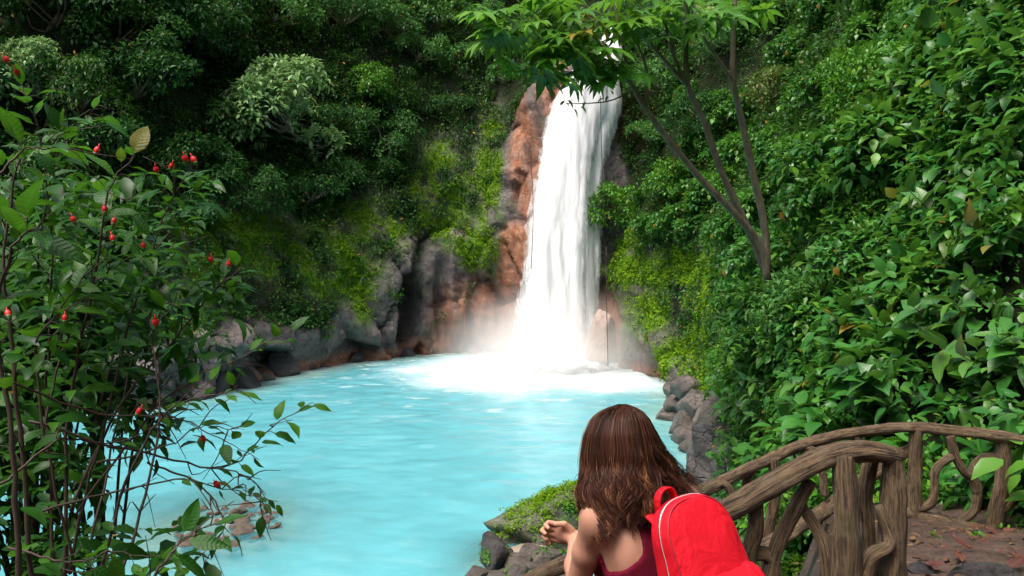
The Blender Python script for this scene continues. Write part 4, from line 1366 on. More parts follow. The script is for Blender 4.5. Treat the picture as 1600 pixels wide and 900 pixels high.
for i, (x, y, s, n) in enumerate([(1455, 770, .32, 420), (1500, 740, .36, 480), (1545, 775, .34, 460), (1590, 740, .38, 480), (1480, 800, .24, 300), (1530, 812, .26, 300), (1595, 800, .30, 360), (1450, 720, .34, 420), (1545, 715, .36, 420), (1620, 780, .34, 380)]):
    P = pt(x, y, 7.75 + .012 * (790 - y))
    P[2] = max(P[2] - s * .4, 5.2)
    tuft('ground_plant', x, y, s, n, .085, M['leaf_lime'], 'low bright green plant growing behind the far rail beside the path', P, 'low plants behind the far rail', 20 + i)
for i, (x, y, s) in enumerate([(1200, 800, .30), (1240, 770, .34), (1280, 740, .34), (1330, 720, .34), (1380, 740, .3), (1250, 880, .16)]):
    P = pt(x, y, 7.6)
    P[2] -= s * .4
    tuft('ground_plant', x, y, s, 300, .075, M['leaf_lime'], 'low green plant seen through the gaps of the near rail', P, 'low plants between the rails', 50 + i)
dead = mat_leaf('fallen leaf', (.060, .020, .015), (.11, .040, .022), (.15, .075, .028), transl=.1, rough=.5, by_object=True, veins=True, old=(.06, .025, .018), old_p=.8)
DL = [big_leaf('fallen_leaf', .5, dead, droop=-.12, seed=31, wave=.04), big_leaf('fallen_leaf', .42, dead, droop=.1, seed=32, wave=.05)]
for i in range(34):
    x, y = g.uniform(1425, 1620), g.uniform(828, 900)
    P = gp(x, y, .02)
    obj_ = obj('fallen_leaf', DL[i % 2], None, P, (g.uniform(-.3, .3), g.uniform(-.3, .3), g.uniform(0, 6.3)), g.uniform(.06, .13))
    tag(obj_, 'reddish brown fallen leaf lying on the path', 'leaf', 'fallen leaves on the path')
PS = [rock_mesh('path_stone', 480 + i, M['rock'], 14) for i in range(3)]
for i, (x, y, s, lb) in enumerate([(1550, 892, .2, 'large flat brown stone in the path at the bottom right'), (1475, 862, .11, 'flat pale stone in the path near the far rail post'), (1590, 850, .11, 'flat stone in the path at the picture edge'),
                                   (1445, 885, .11, 'flat stone in the path beside the near end post')]):
    P = gp(x, y, -.02)
    tag(obj('path_stone', PS[i % 3], None, P, (0, 0, i * 1.3), (s, s * .75, s * .3)), lb, 'stone')

# small litter and seedlings on the path, too fine to count
gg = np.random.default_rng(12)
n = 620
P = np.stack([gg.uniform(1.6, 5.2, n), gg.uniform(3.6, 7.3, n), np.zeros(n)], 1)
GZf = lambda x, y: np.array([GZ[np.abs(gx - a).argmin(), np.abs(gy - b).argmin()] for a, b in zip(x, y)])
P[:, 2] = GZf(P[:, 0], P[:, 1]) + .015
lit = mat_leaf('leaf litter', (.045, .022, .012), (.10, .055, .026), (.15, .09, .035), transl=.1, rough=.7, old=(.10, .03, .02), old_p=.8)
V, F, A = leaves(P, gg.normal(size=(n, 3)) * [1, 1, .15], np.array([0, 0, 1]) + gg.normal(size=(n, 3)) * .25, gg.uniform(.025, .075, n), leaf_mid(.5), gg.random((n, 3)))
tag(obj('leaf_litter', mesh('leaf_litter', V, F, [lit], True, {'rnd': A})), 'small brown leaf litter scattered over the path', 'leaf litter', None, 'stuff')
C = P[:46] * [1, 1, 1]
V, F, A = clump_leaves(C, np.tile([0, 0, 1.0], (46, 1)), .05, 9, .035, leaf_mid(.6), rng=gg)
tag(obj('seedlings', mesh('seedlings', V, F, [M['leaf_lime']], True, {'rnd': A})), 'tiny green seedlings sprouting along the path', 'seedlings', None, 'stuff')
# ------------------------------------------------------------------ railings of rough branches
t = NT('rough weathered wood')
tc = t.n('TexCoord')
al = t.attr('luv', 'v')
n1 = t.noise(tc.outputs['Object'], 14, 5, .65)
mp = t.n('Mapping')
t.link(al, mp.inputs[0])
mp.inputs['Scale'].default_value = (3.6, 3.6, 4.0)
n2 = t.noise(mp.outputs[0], 3.2, 6, .72, .6)
n3 = t.noise(mp.outputs[0], 11, 4, .7)
c = t.mix(t.ramp(n2, [(.42, 0), (.60, 1)]), (.040, .022, .012), (.38, .25, .132))
c = t.mix(t.ramp(n1, [(.5, 0), (.75, .7)]), c, (.40, .30, .185))
c = t.mix(t.ramp(t.noise(tc.outputs['Object'], 4, 4), [(.52, 0), (.72, .55)]), c, (.12, .085, .05))
c = t.mix(t.ramp(t.noise(tc.outputs['Object'], 6.5, 5), [(.60, 0), (.76, .5)]), c, (.13, .15, .05))
h = t.math('ADD', t.math('MULTIPLY', n2, 1.0), t.math('MULTIPLY', n3, .45))
M['log'] = t.done(t.bsdf(Base_Color=c, Roughness=.78, Normal=t.bump(h, 1.0, .05)))


def log(name, lst, rad, parent, seed, n=60, sides=20, rough=.30, lab=None):
    p = spline([pt(*q) for q in lst], n) if not isinstance(lst, np.ndarray) else spline(lst, n)
    r = np.interp(np.linspace(0, 1, n), np.linspace(0, 1, len(rad)), rad)
    V, F = tube(p, r, sides, rough=rough, seed=seed)
    a = np.tile(np.arange(sides) / sides * 2 * np.pi, n)
    s = np.concatenate([[0], np.cumsum(np.linalg.norm(np.diff(p, axis=0), axis=1))])
    L = np.repeat(s, sides)
    R_ = np.repeat(r, sides) * 12
    uv = np.stack([np.cos(a) * R_, np.sin(a) * R_, L * .55 + seed], 1)
    uv = np.concatenate([uv, np.array([[0, 0, seed], [0, 0, s[-1] + seed]])])
    me = mesh(name, V, F, [M['log']], True, {'luv': uv})
    return part(name, me, parent, label=lab)


nr = thing('near_railing', 'rustic railing of thick rough branches that the person leans on', 'railing', pt(1395, 1010, 2.9))
log('handrail', [(740, 955, 2.70), (820, 912, 2.72), (872, 886, 2.74), (960, 858, 2.78), (1060, 828, 2.84), (1140, 797, 2.88), (1215, 752, 2.90), (1290, 716, 2.91), (1350, 704, 2.92), (1402, 712, 2.95)],
    [.026, .027, .027, .031, .036, .041, .043, .041, .038, .034], nr, 1, 150, 22)
log('post', [(1395, 700, 2.95), (1396, 780, 2.94), (1392, 880, 2.92), (1392, 1040, 2.9)], [.030, .048, .050, .055], nr, 2, 50)
log('post', [(1318, 712, 2.90), (1322, 780, 2.88), (1324, 880, 2.86), (1326, 1040, 2.84)], [.040, .044, .050, .056], nr, 3, 50)
log('post', [(1180, 768, 2.9), (1180, 830, 2.92), (1168, 872, 2.93), (1150, 960, 2.94)], [.028, .030, .030, .034], nr, 4, 40)
log('brace', [(1266, 752, 2.92), (1240, 800, 2.94), (1215, 850, 2.95), (1196, 925, 2.95)], [.026, .027, .027, .030], nr, 5, 40)
log('brace', [(1253, 790, 2.95), (1275, 825, 2.93), (1290, 868, 2.9), (1294, 960, 2.88)], [.018, .022, .022, .024], nr, 6, 36, 16)
log('brace', [(1362, 716, 3.0), (1352, 770, 3.0), (1356, 820, 2.98), (1360, 960, 2.96)], [.026, .027, .024, .026], nr, 7, 40)
log('brace', [(1372, 790, 2.9), (1390, 848, 2.88), (1360, 872, 2.87), (1345, 920, 2.87)], [.016, .024, .028, .030], nr, 8, 40, 16)
log('brace', [(1075, 905, 2.9), (1140, 872, 2.92), (1200, 868, 2.95), (1215, 920, 2.95)], [.026, .028, .026, .026], nr, 9, 40, 16)
log('post', [(900, 884, 2.76), (905, 960, 2.78), (905, 1060, 2.8)], [.03, .032, .036], nr, 19, 30, 14)

fr_ = thing('far_railing', 'arched railing of slimmer rough branches across the path', 'railing', pt(1430, 815, 6.8))
log('handrail', [(1640, 702, 6.6), (1590, 688, 6.65), (1500, 674, 6.75), (1420, 668, 6.8), (1330, 677, 6.75), (1250, 697, 6.6), (1180, 728, 6.4), (1110, 762, 6.2), (1050, 790, 6.0), (980, 825, 5.8)],
    [.055, .052, .046, .046, .044, .046, .048, .050, .050, .048], fr_, 11, 160, 18)
log('post', [(1431, 668, 6.8), (1430, 730, 6.8), (1428, 800, 6.8), (1424, 860, 6.8)], [.052, .055, .062, .08], fr_, 12, 40, 16)
log('post', [(1568, 684, 6.7), (1567, 740, 6.7), (1556, 815, 6.7), (1552, 870, 6.7)], [.062, .060, .070, .08], fr_, 13, 40, 16)
log('post', [(1208, 716, 6.45), (1212, 770, 6.45), (1200, 832, 6.45), (1195, 900, 6.45)], [.048, .046, .045, .05], fr_, 14, 40, 16)
log('lower_rail', [(1415, 800, 6.8), (1460, 812, 6.75), (1530, 828, 6.7), (1600, 838, 6.6), (1660, 845, 6.5)], [.05, .055, .055, .06, .06], fr_, 15, 60, 16)
log('lower_rail', [(1425, 700, 6.85), (1400, 716, 6.85), (1350, 752, 6.75), (1290, 796, 6.6), (1230, 835, 6.4), (1170, 866, 6.2), (1100, 905, 6.0)], [.045, .05, .055, .058, .058, .058, .06], fr_, 16, 80, 16)
log('curved_branch', [(1484, 680, 6.75), (1492, 710, 6.75), (1505, 735, 6.75), (1524, 752, 6.75), (1527, 775, 6.75), (1520, 800, 6.75), (1500, 815, 6.75)], [.04, .038, .034, .036, .038, .036, .034], fr_, 17, 50, 14)
log('curved_branch', [(1562, 712, 6.72), (1535, 716, 6.73), (1521, 732, 6.74), (1521, 752, 6.75), (1526, 768, 6.75)], [.034, .034, .036, .036, .034], fr_, 18, 40, 14)
log('curved_branch', [(1432, 796, 6.78), (1455, 785, 6.76), (1460, 760, 6.75), (1462, 735, 6.75), (1478, 718, 6.75), (1497, 712, 6.75)], [.036, .036, .034, .034, .034, .03], fr_, 20, 50, 14)
log('curved_branch', [(1556, 806, 6.68), (1575, 790, 6.66), (1590, 776, 6.64), (1625, 772, 6.6)], [.036, .038, .04, .04], fr_, 21, 40, 14)
log('curved_branch', [(1330, 678, 6.75), (1342, 692, 6.75), (1350, 715, 6.75), (1352, 745, 6.75)], [.034, .032, .03, .034], fr_, 22, 30, 14)
log('curved_branch', [(1240, 700, 6.6), (1262, 700, 6.6), (1276, 712, 6.6), (1284, 735, 6.6), (1290, 775, 6.6)], [.03, .032, .032, .032, .034], fr_, 23, 36, 14)
log('curved_branch', [(1205, 722, 6.45), (1182, 728, 6.42), (1168, 745, 6.4), (1166, 770, 6.4), (1178, 800, 6.4)], [.034, .036, .036, .034, .03], fr_, 24, 36, 14)
log('curved_branch', [(1112, 764, 6.2), (1130, 756, 6.2), (1142, 768, 6.2), (1150, 790, 6.2)], [.03, .032, .032, .03], fr_, 25, 30, 14)
# ------------------------------------------------------------------ the person at the railing
FD3 = np.array([-.42, .907, 0])
RD3 = np.array([.907, .42, 0])
UZ = np.array([0, 0, 1.0])


def surfnet(D, lo, h):
    """naive surface nets of the sampled field D (inside < 0)"""
    s = D < 0
    n = np.array(D.shape)
    cs = np.zeros(n - 1, np.int8)
    for a in (0, 1):
        for b in (0, 1):
            for c in (0, 1):
                cs += s[a:n[0] - 1 + a, b:n[1] - 1 + b, c:n[2] - 1 + c]
    act = (cs > 0) & (cs < 8)
    idx = np.full(act.shape, -1, np.int64)
    I = np.argwhere(act)
    idx[act] = np.arange(len(I))
    acc, cnt = np.zeros((len(I), 3)), np.zeros(len(I))
    corners = [(a, b, c) for a in (0, 1) for b in (0, 1) for c in (0, 1)]
    val = {c: D[I[:, 0] + c[0], I[:, 1] + c[1], I[:, 2] + c[2]] for c in corners}
    for c in corners:
        for ax in range(3):
            if c[ax]:
                continue
            e = list(c)
            e[ax] = 1
            v0, v1 = val[c], val[tuple(e)]
            m = (v0 < 0) != (v1 < 0)
            tt = np.where(m, v0 / np.where(m, v0 - v1, 1), 0)
            p = np.array(c, float)[None] + 0 * acc
            p[:, ax] += tt
            acc += p * m[:, None]
            cnt += m
    q_ = I + acc / cnt[:, None]
    V = np.stack([np.interp(q_[:, i], np.arange(len(lo[i])), lo[i]) for i in range(3)], 1)
    Q = []
    for ax in range(3):
        o1, o2 = (ax + 1) % 3, (ax + 2) % 3
        sl0 = [slice(1, -1)] * 3
        sl1 = [slice(1, -1)] * 3
        sl0[ax], sl1[ax] = slice(0, -1), slice(1, None)
        a, b = s[tuple(sl0)], s[tuple(sl1)]
        E = np.argwhere(a != b)
        fl = a[tuple(E.T)]
        E = E + 1
        E[:, ax] -= 1
        q = []
        for d1, d2 in ((0, 0), (1, 0), (1, 1), (0, 1)):
            k_ = E.copy()
            k_[:, o1] -= d1
            k_[:, o2] -= d2
            q.append(idx[tuple(k_.T)])
        q = np.stack(q, 1)
        q[~fl] = q[~fl][:, ::-1]
        Q.append(q)
    return V, np.concatenate(Q)[:, ::-1]


class Field:
    def __init__(self, lo, hi, h, fine):
        self.h = h
        self.ax = []
        for i in range(3):       # finer steps through the hand
            a = [lo[i]]
            while a[-1] < hi[i]:
                a.append(a[-1] + (.0033 if fine[i][0] < a[-1] < fine[i][1] else h))
            self.ax.append(np.array(a))
        self.lo = self.ax
        self.n = np.array([len(a) for a in self.ax])
        self.D = np.full(self.n, .3)

    def grid(self, a=None, b=None):
        a = np.zeros(3, int) if a is None else a
        b = self.n if b is None else b
        return np.stack(np.meshgrid(*[self.ax[i][a[i]:b[i]] for i in range(3)], indexing='ij'), -1)

    def put(self, lo, hi, fn, k, mg=.1):
        lo, hi = np.broadcast_to(lo, 3), np.broadcast_to(hi, 3)
        a = np.array([np.searchsorted(self.ax[i], min(lo[i], hi[i]) - mg) for i in range(3)])
        b = np.array([np.searchsorted(self.ax[i], max(lo[i], hi[i]) + mg) for i in range(3)])
        if (b <= a).any():
            return
        sl = tuple(slice(a[i], b[i]) for i in range(3))
        d = fn(self.grid(a, b))
        o = self.D[sl]
        hh = np.clip(.5 + .5 * (o - d) / k, 0, 1)
        self.D[sl] = o * (1 - hh) + d * hh - k * hh * (1 - hh)

    def cone(self, a, b, ra, rb, k=.02):
        a, b = np.array(a, float), np.array(b, float)
        ab = b - a

        def fn(P):
            q = P - a
            t_ = np.clip((q @ ab) / (ab @ ab), 0, 1)
            return np.linalg.norm(q - t_[..., None] * ab, axis=-1) - (ra + (rb - ra) * t_)
        m = max(ra, rb)
        self.put(np.minimum(a, b) - m, np.maximum(a, b) + m, fn, k, .1 if m > .02 else .03)

    def ell(self, c, r, k=.03, ax=None):
        c, r = np.array(c, float), np.array(r, float)
        A = np.stack([RD3, FD3, UZ]) if ax is None else np.stack(ax)

        def fn(P):
            q = ((P - c) @ A.T) / r
            L_ = np.linalg.norm(q, axis=-1)
            return (L_ - 1) * r.min() * (1 + .0 * L_)
        self.put(c - r.max(), c + r.max(), fn, k)


Lsh = np.array([.272, 2.51, 7.128])
Rsh = Lsh + RD3 * .335 + UZ * .01
mid = (Lsh + Rsh) / 2
pel = mid - FD3 * .13 - UZ * .50
tup = nz(mid - pel)
tb = nz(np.cross(RD3, tup)) * -1.0          # out of the back
if tb @ FD3 > 0:
    tb = -tb
TA = (RD3, -tb, tup)
Hc = pt(970, 702, 2.645)
F_ = Field((.02, 2.12, 5.62), (.86, 3.08, 7.50), .0068, ((.10, .25), (2.80, 2.95), (6.86, 7.01)))
F_.ell(pel + tup * .02, (.165, .118, .13), .05, TA)
F_.ell(pel + tup * .18, (.128, .092, .15), .06, TA)
F_.ell(pel + tup * .345, (.148, .098, .17), .06, TA)
F_.ell(pel + tup * .43 - tb * .02, (.150, .080, .085), .05, TA)
for s_ in (-1, 1):
    F_.ell(pel + tup * .355 - tb * .085 + RD3 * .065 * s_, (.062, .055, .062), .03, TA)
    F_.ell(pel + tup * .41 + tb * .062 + RD3 * .085 * s_, (.055, .03, .075), .04, TA)      # shoulder blades
neckb = mid + tup * .055 + tb * .01
F_.cone(mid + tup * .03, neckb, .075, .060, .05)
F_.cone(neckb, Hc + tb * .012 - UZ * .07, .055, .052, .03)
for S_ in (Lsh, Rsh):
    F_.cone(neckb + tup * .005, S_ + UZ * .012, .052, .040, .06)
    F_.ell(S_ - UZ * .012, (.050, .050, .060), .05)
F_.ell(Hc, (.074, .094, .108), .02)
F_.ell(Hc + FD3 * .035 - UZ * .065, (.055, .058, .055), .03)
F_.ell(Hc + FD3 * .082 - UZ * .108, (.022, .02, .016), .02)          # chin
F_.cone(Hc + FD3 * .094 + UZ * .005, Hc + FD3 * .118 - UZ * .035, .009, .014, .012)      # nose
F_.ell(Hc + FD3 * .095 - UZ * .070, (.024, .012, .010), .008)        # mouth
F_.ell(Hc + FD3 * .086 + UZ * .025, (.048, .014, .010), .012)        # brow
for s_ in (-1, 1):
    F_.ell(Hc + RD3 * .076 * s_ - FD3 * .005 - UZ * .012, (.010, .020, .030), .008)
Lel = pt(902, 912, 2.62)
Lwr = pt(900, 842, 2.845)


def arm(S_, E_, W_):
    F_.cone(S_, (S_ + E_) / 2, .050, .046, .02)
    F_.cone((S_ + E_) / 2, E_, .046, .037, .02)
    u_ = nz(W_ - E_)
    F_.cone(E_, E_ + u_ * .09, .037, .040, .02)
    F_.cone(E_ + u_ * .09, W_, .040, .026, .02)


def hand(W_, d, n_, side):
    """d: pointing direction, n_: back of the hand, side: towards the thumb; fingers half closed"""
    d, n_, side = nz(d), nz(n_), nz(side)
    A = (side, d, n_)
    F_.cone(W_, W_ + d * .03, .025, .026, .015)
    F_.ell(W_ + d * .052, (.040, .046, .018), .012, A)
    for i, (o_, L_) in enumerate(((.033, .074), (.011, .082), (-.011, .077), (-.032, .062))):
        k0 = W_ + d * (.088 - .006 * abs(i - 1)) + side * o_
        k1 = k0 + (d * .72 - n_ * .55) * L_ * .46
        k2 = k1 + (d * .05 - n_ * 1.0) * L_ * .34
        k3 = k2 + (-d * .75 - n_ * .45) * L_ * .28
        F_.cone(k0 - d * .02, k1, .0100, .0092, .004)
        F_.cone(k1, k2, .0092, .0084, .002)
        F_.cone(k2, k3, .0084, .0074, .002)
    t0 = W_ + d * .025 + side * .03 - n_ * .006
    t1 = t0 + (d * .6 + side * .6 - n_ * .35) * .034
    t2 = t1 + (d * .85 - side * .1 - n_ * .5) * .032
    F_.cone(t0, t1, .014, .0115, .01)
    F_.cone(t1, t2, .011, .009, .004)


arm(Lsh, Lel, Lwr)
hand(Lwr, (-.86, .42, .20), (.42, .88, .12), (.10, -.18, .98))
Rel = Rsh + np.array([-.02, .16, -.235])
Rwr = Rel + np.array([-.21, .06, .045])
arm(Rsh, Rel, Rwr)
hand(Rwr, (-.95, .2, -.15), (-.1, .3, .9), (.2, .9, -.1))
feet_z = terrain(pel[0], pel[1]) + .015
for s_ in (-1, 1):
    hip = pel + RD3 * .088 * s_ - UZ * .04
    kn = np.array([hip[0] + .02 * s_, hip[1] + .07, (hip[2] + feet_z) / 2 + .02])
    an = np.array([kn[0], kn[1] - .02, feet_z + .075])
    F_.cone(hip, kn, .086, .055, .04)
    F_.cone(kn, kn + (an - kn) * .35, .054, .054, .02)
    F_.cone(kn + (an - kn) * .35, an, .054, .036, .02)
    F_.cone(an - UZ * .03 - FD3 * .03, an - UZ * .045 + FD3 * .13, .036, .028, .02)
Vb, Fb = surfnet(F_.D, F_.lo, F_.h)
t = NT('skin')
sn = t.noise(t.pos(), 26, 4)
p = t.bsdf(Base_Color=t.mix(sn, (.40, .195, .135), (.50, .26, .185)), Roughness=.58, Specular_IOR_Level=.3, Normal=t.bump(t.noise(t.pos(), 220, 2), .12, .002))
p.inputs['Subsurface Weight'].default_value = .12
p.inputs['Subsurface Radius'].default_value = (.012, .005, .003)
p.inputs['Subsurface Scale'].default_value = 1.0
M['skin'] = t.done(p)
person = thing('person', 'person seen from behind in a maroon sleeveless top, leaning on the near railing', 'person', (pel[0], pel[1], feet_z))


def smooth_v(V, F, it=2, lam=.5):
    e = np.concatenate([F[:, [i, (i + 1) % 4]] for i in range(4)])
    for _ in range(it):
        a = np.zeros_like(V)
        c_ = np.zeros(len(V))
        np.add.at(a, e[:, 0], V[e[:, 1]])
        np.add.at(c_, e[:, 0], 1)
        V = V + lam * (a / np.maximum(c_, 1)[:, None] - V)
    return V


part('body', mesh('body', smooth_v(Vb, Fb, 1, .35), Fb, [M['skin']]), person)
# sleeveless top, cut away at the shoulder blades
P_ = F_.grid()
q = P_ - pel
qa, qb, qc = q @ RD3, q @ tup, q @ tb
half = .078 + .11 * (1 - sstep(.335, .42, qb + .15 * np.abs(qa)))
half = np.where(qc < -.01, .024 + .15 * (1 - sstep(.40, .47, qb)), half)
reg = np.maximum.reduce([np.abs(qa + .0) - half, qb - np.where(qc > 0, .545, .50), -.02 - qb, -.17 - qc]) * .6
arm_cut = .055 - np.minimum(np.linalg.norm(q - (Lel - pel), axis=-1), 9)
shell = np.maximum(F_.D - .0065, -(F_.D + .0065))
Dt = np.maximum(shell, reg)
armd = np.full(P_.shape[:-1], 9.0)
for S_, E_ in ((Lsh, Lel), (Rsh, Rel), (Lel, Lwr), (Rel, Rwr), (Lwr, Lwr + [-.1, .05, .02]), (Rwr, Rwr + [-.12, .02, -.02])):
    ab = E_ - S_
    tt_ = np.clip(((P_ - S_) @ ab) / (ab @ ab), 0, 1)
    armd = np.minimum(armd, np.linalg.norm(P_ - S_ - tt_[..., None] * ab, axis=-1))
Dt = np.maximum(Dt, (.058 - armd))
Vt, Ft = surfnet(Dt, F_.lo, F_.h)
t = NT('maroon jersey')
M['maroon'] = t.done(t.bsdf(Base_Color=t.mix(t.noise(t.pos(), 12, 3), (.085, .003, .013), (.125, .005, .019)), Roughness=.9, Specular_IOR_Level=.12, Normal=t.bump(t.noise(t.pos((1, 1, .4)), 26, 3), .35, .01)))
part('top', mesh('top', smooth_v(Vt, Ft, 3, .45), Ft, [M['maroon']]), person)
Ds = np.maximum(np.maximum(F_.D - .008, -(F_.D + .006)), np.maximum(qb - .03, -(P_[..., 2] - feet_z - .12)))
Ds = np.maximum(Ds, .06 - armd)
Vs, Fs = surfnet(Ds, F_.lo, F_.h)
t = NT('dark trousers')
M['trousers'] = t.done(t.bsdf(Base_Color=(.02, .022, .03, 1), Roughness=.8))
part('trousers', mesh('trousers', smooth_v(Vs, Fs, 2), Fs, [M['trousers']]), person)
del P_, q, qa, qb, qc, shell, reg, Dt, Ds, armd
t = NT('eye')
M['eye'] = t.done(t.bsdf(Base_Color=(.75, .73, .70, 1), Roughness=.2))
for s_ in (-1, 1):
    V, F = tube([Hc + FD3 * .080 + RD3 * .030 * s_ + UZ * .004, Hc + FD3 * .0855 + RD3 * .030 * s_ + UZ * .004], [.011, .008], 10)
    part('eye', mesh('eye', V, F, [M['eye']]), person)

# hair: locks of fine ribbons hung on the outline of the head and over the shoulders
hy = [631, 636, 642, 655, 680, 710, 740, 765, 790, 815, 845]
hc = [973, 972, 971, 969, 968, 970, 972, 974, 976, 974, 970]
hh_ = [4, 19, 31, 44, 54, 59.5, 62, 66, 65, 55, 44]
hd = [.01, .045, .072, .098, .122, .130, .128, .118, .102, .095, .09]
YC = 2.640
gh = np.random.default_rng(3)


def hair_pt(y, phi, rho):
    c_, w_, d_ = np.interp(y, hy, hc), np.interp(y, hy, hh_), np.interp(y, hy, hd)
    yc = YC - .0 + np.interp(y, [640, 730, 785, 840], [0, -.02, -.085, -.125])
    Y = yc + d_ * rho * np.sin(phi)
    x = c_ + w_ * rho * np.cos(phi)
    out = np.stack([(x - 800) / FPX * Y, Y, 0 * Y], -1)
    kx = np.stack([pt(a_, b_, c2) for a_, b_, c2 in zip(x.ravel(), np.broadcast_to(y, x.shape).ravel(), Y.ravel())])
    return kx


cap = []
ys = np.linspace(631.5, 800, 26)
phs = np.linspace(-math.pi, math.pi, 41)
for y in ys:
    ph = phs.copy()
    rho = np.where((np.sin(ph) > .35) & (y > 668), .55, .90 + 0 * ph)
    cap.append(np.stack([hair_pt(np.array([y]), np.array([a_]), r_)[0] for a_, r_ in zip(ph, rho)]))
cap = np.array(cap)
t = NT('wavy brown hair')
r0, r1, r2 = (t.attr('rnd', i) for i in (0, 1, 2))
hcol = t.mix(r0, (.012, .005, .004), (.070, .024, .013))
hcol = t.mix(t.math('MULTIPLY', t.ramp(r1, [(.70, 0), (1.0, .95)]), t.ramp(r2, [(.0, .35), (.6, 1)])), hcol, (.30, .135, .06))
p = t.bsdf(Base_Color=hcol, Roughness=.55)
p.inputs['Specular IOR Level'].default_value = .18
M['hair'] = t.done(p)
hb = MB()
hb.add(cap.reshape(-1, 3), grid_faces(26, 41), rnd=np.tile([[.15, .2, 0]], (cap.shape[0] * cap.shape[1], 1)))
RV, RF, RA, rn = [], [], [], 0
NP = 30
tt = np.linspace(0, 1, NP)
locks = []
for i in range(185):
    phi = gh.uniform(-math.pi * 1.12, math.pi * .12)
    locks.append((phi, gh.uniform(.90, 1.04)))
for i in range(26):      # long locks over the shoulder and down the back
    locks.append((gh.uniform(-2.75, -1.75) if i < 17 else gh.uniform(-1.7, -.9), gh.uniform(1.0, 1.07)))
for li, (phi, rho0) in enumerate(locks):
    bk = max(0, -math.sin(phi))
    lft = max(0, -math.cos(phi))
    rgt = max(0, math.cos(phi))
    yend = gh.uniform(788, 822) + 24 * lft * gh.random() - 36 * rgt * (1 - bk ** 2) + (16 if gh.random() < .2 else 0)
    if li >= 185:
        yend = gh.uniform(812, 842) if li < 202 else gh.uniform(806, 826)
    ph1 = phi * 2.3 + gh.normal() * .55
    ph2 = phi * 2.3 + 1.2 + gh.normal() * .55
    fr1 = gh.uniform(2.1, 2.6)
    amp = gh.uniform(.55, 1.1)
    col1 = gh.random()
    sweep = rgt * (gh.uniform(12, 62) if gh.random() < .55 else gh.uniform(0, 16)) if rgt > .2 else 0
    sweepl = lft * gh.uniform(-4, 10)
    for s_ in range(24):
        a_, b_ = gh.normal() * .075, gh.normal() * .02
        conv = 1 - .78 * sstep(.40, 1.0, tt) * (1 if gh.random() < .85 else .2)
        ye = yend + gh.normal() * 6
        y0 = 631.5 + abs(gh.normal()) * 3
        y = y0 + (ye - y0) * tt ** .92
        ph = phi + a_ * conv
        rr_ = rho0 + b_ * conv
        pp = hair_pt(y, ph, rr_)
        rad = nz(np.stack([math.cos(phi) + 0 * tt, math.sin(phi) + 0 * tt, 0 * tt], 1))
        tg = np.stack([-math.sin(phi) + 0 * tt, math.cos(phi) + 0 * tt, 0 * tt], 1)
        A_ = (.0015 + .017 * sstep(.30, .8, tt)) * amp
        w1 = np.sin(tt * fr1 * 6.28 * (.75 + .4 * tt) + ph1 + gh.normal() * .13)
        w2 = np.cos(tt * fr1 * 6.28 * (.75 + .4 * tt) + ph2 + gh.normal() * .13)
        pp = pp + tg * (A_ * w1)[:, None] + rad * (A_ * .4 * w2 + .004 * tt)[:, None]
        pp[:, 0] += (sweep - sweepl) * tt ** 2.2 * YC / FPX
        pp[:, 2] += sweep * .18 * tt ** 2 * YC / FPX
        wd_ = gh.uniform(.0007, .0014) * (1 - .65 * tt ** 3)
        sd_ = nz(np.cross(np.gradient(pp, axis=0), rad + gh.normal(size=3) * .35))
        RV.append(np.stack([pp - sd_ * wd_[:, None], pp + sd_ * wd_[:, None]], 1).reshape(-1, 3))
        RF.append(grid_faces(NP, 2) + rn)
        rn += NP * 2
        c0 = gh.random()
        RA.append(np.stack([np.full(NP * 2, c0), np.full(NP * 2, np.clip(col1 * .8 + gh.random() * .3, 0, 1)), np.repeat(tt, 2)], 1))
hb.add(np.concatenate(RV), np.concatenate(RF), rnd=np.concatenate(RA))
part('hair', hb.mesh('hair', [M['hair']]), person)

# ------------------------------------------------------------------ red backpack
bo = nz(tb * 1.0 + RD3 * .08)
bu = nz(tup * 1.0 - bo * (tup @ bo) - RD3 * .10)
bu = nz(bu - bo * (bu @ bo))
ba = np.cross(bo, bu)
if ba @ RD3 < 0:
    ba = -ba
apex = pt(1074, 776, 2.37)
BH = .36
BO = apex - bu * BH - bo * .06
t = NT('red canvas')
cn = t.noise(t.pos(), 10, 4)
wv = t.noise(t.pos(), 420, 1)
M['red'] = t.done(t.bsdf(Base_Color=t.mix(cn, (.50, .003, .012), (.60, .006, .020)), Roughness=.7, Specular_IOR_Level=.2, Normal=t.bump(t.noise(t.pos((1, 1, .5)), 13, 3, .5, 1.2), .35, .03, t.bump(t.math('ADD', t.math('MULTIPLY', cn, 4.0), wv), .25, .006))))
t = NT('red piping')
M['red_trim'] = t.done(t.bsdf(Base_Color=(.33, .004, .014, 1), Roughness=.6))
t = NT('zip metal')
M['zip'] = t.done(t.bsdf(Base_Color=(.72, .66, .66, 1), Roughness=.4, Metallic=.6))
pack = thing('backpack', 'bright red backpack with a silver zip on the person\'s back', 'backpack', BO)


def bag_pts(A, B, C):
    return BO + np.multiply.outer(np.asarray(A), ba) + np.multiply.outer(np.asarray(B), bu) + np.multiply.outer(np.asarray(C), bo)


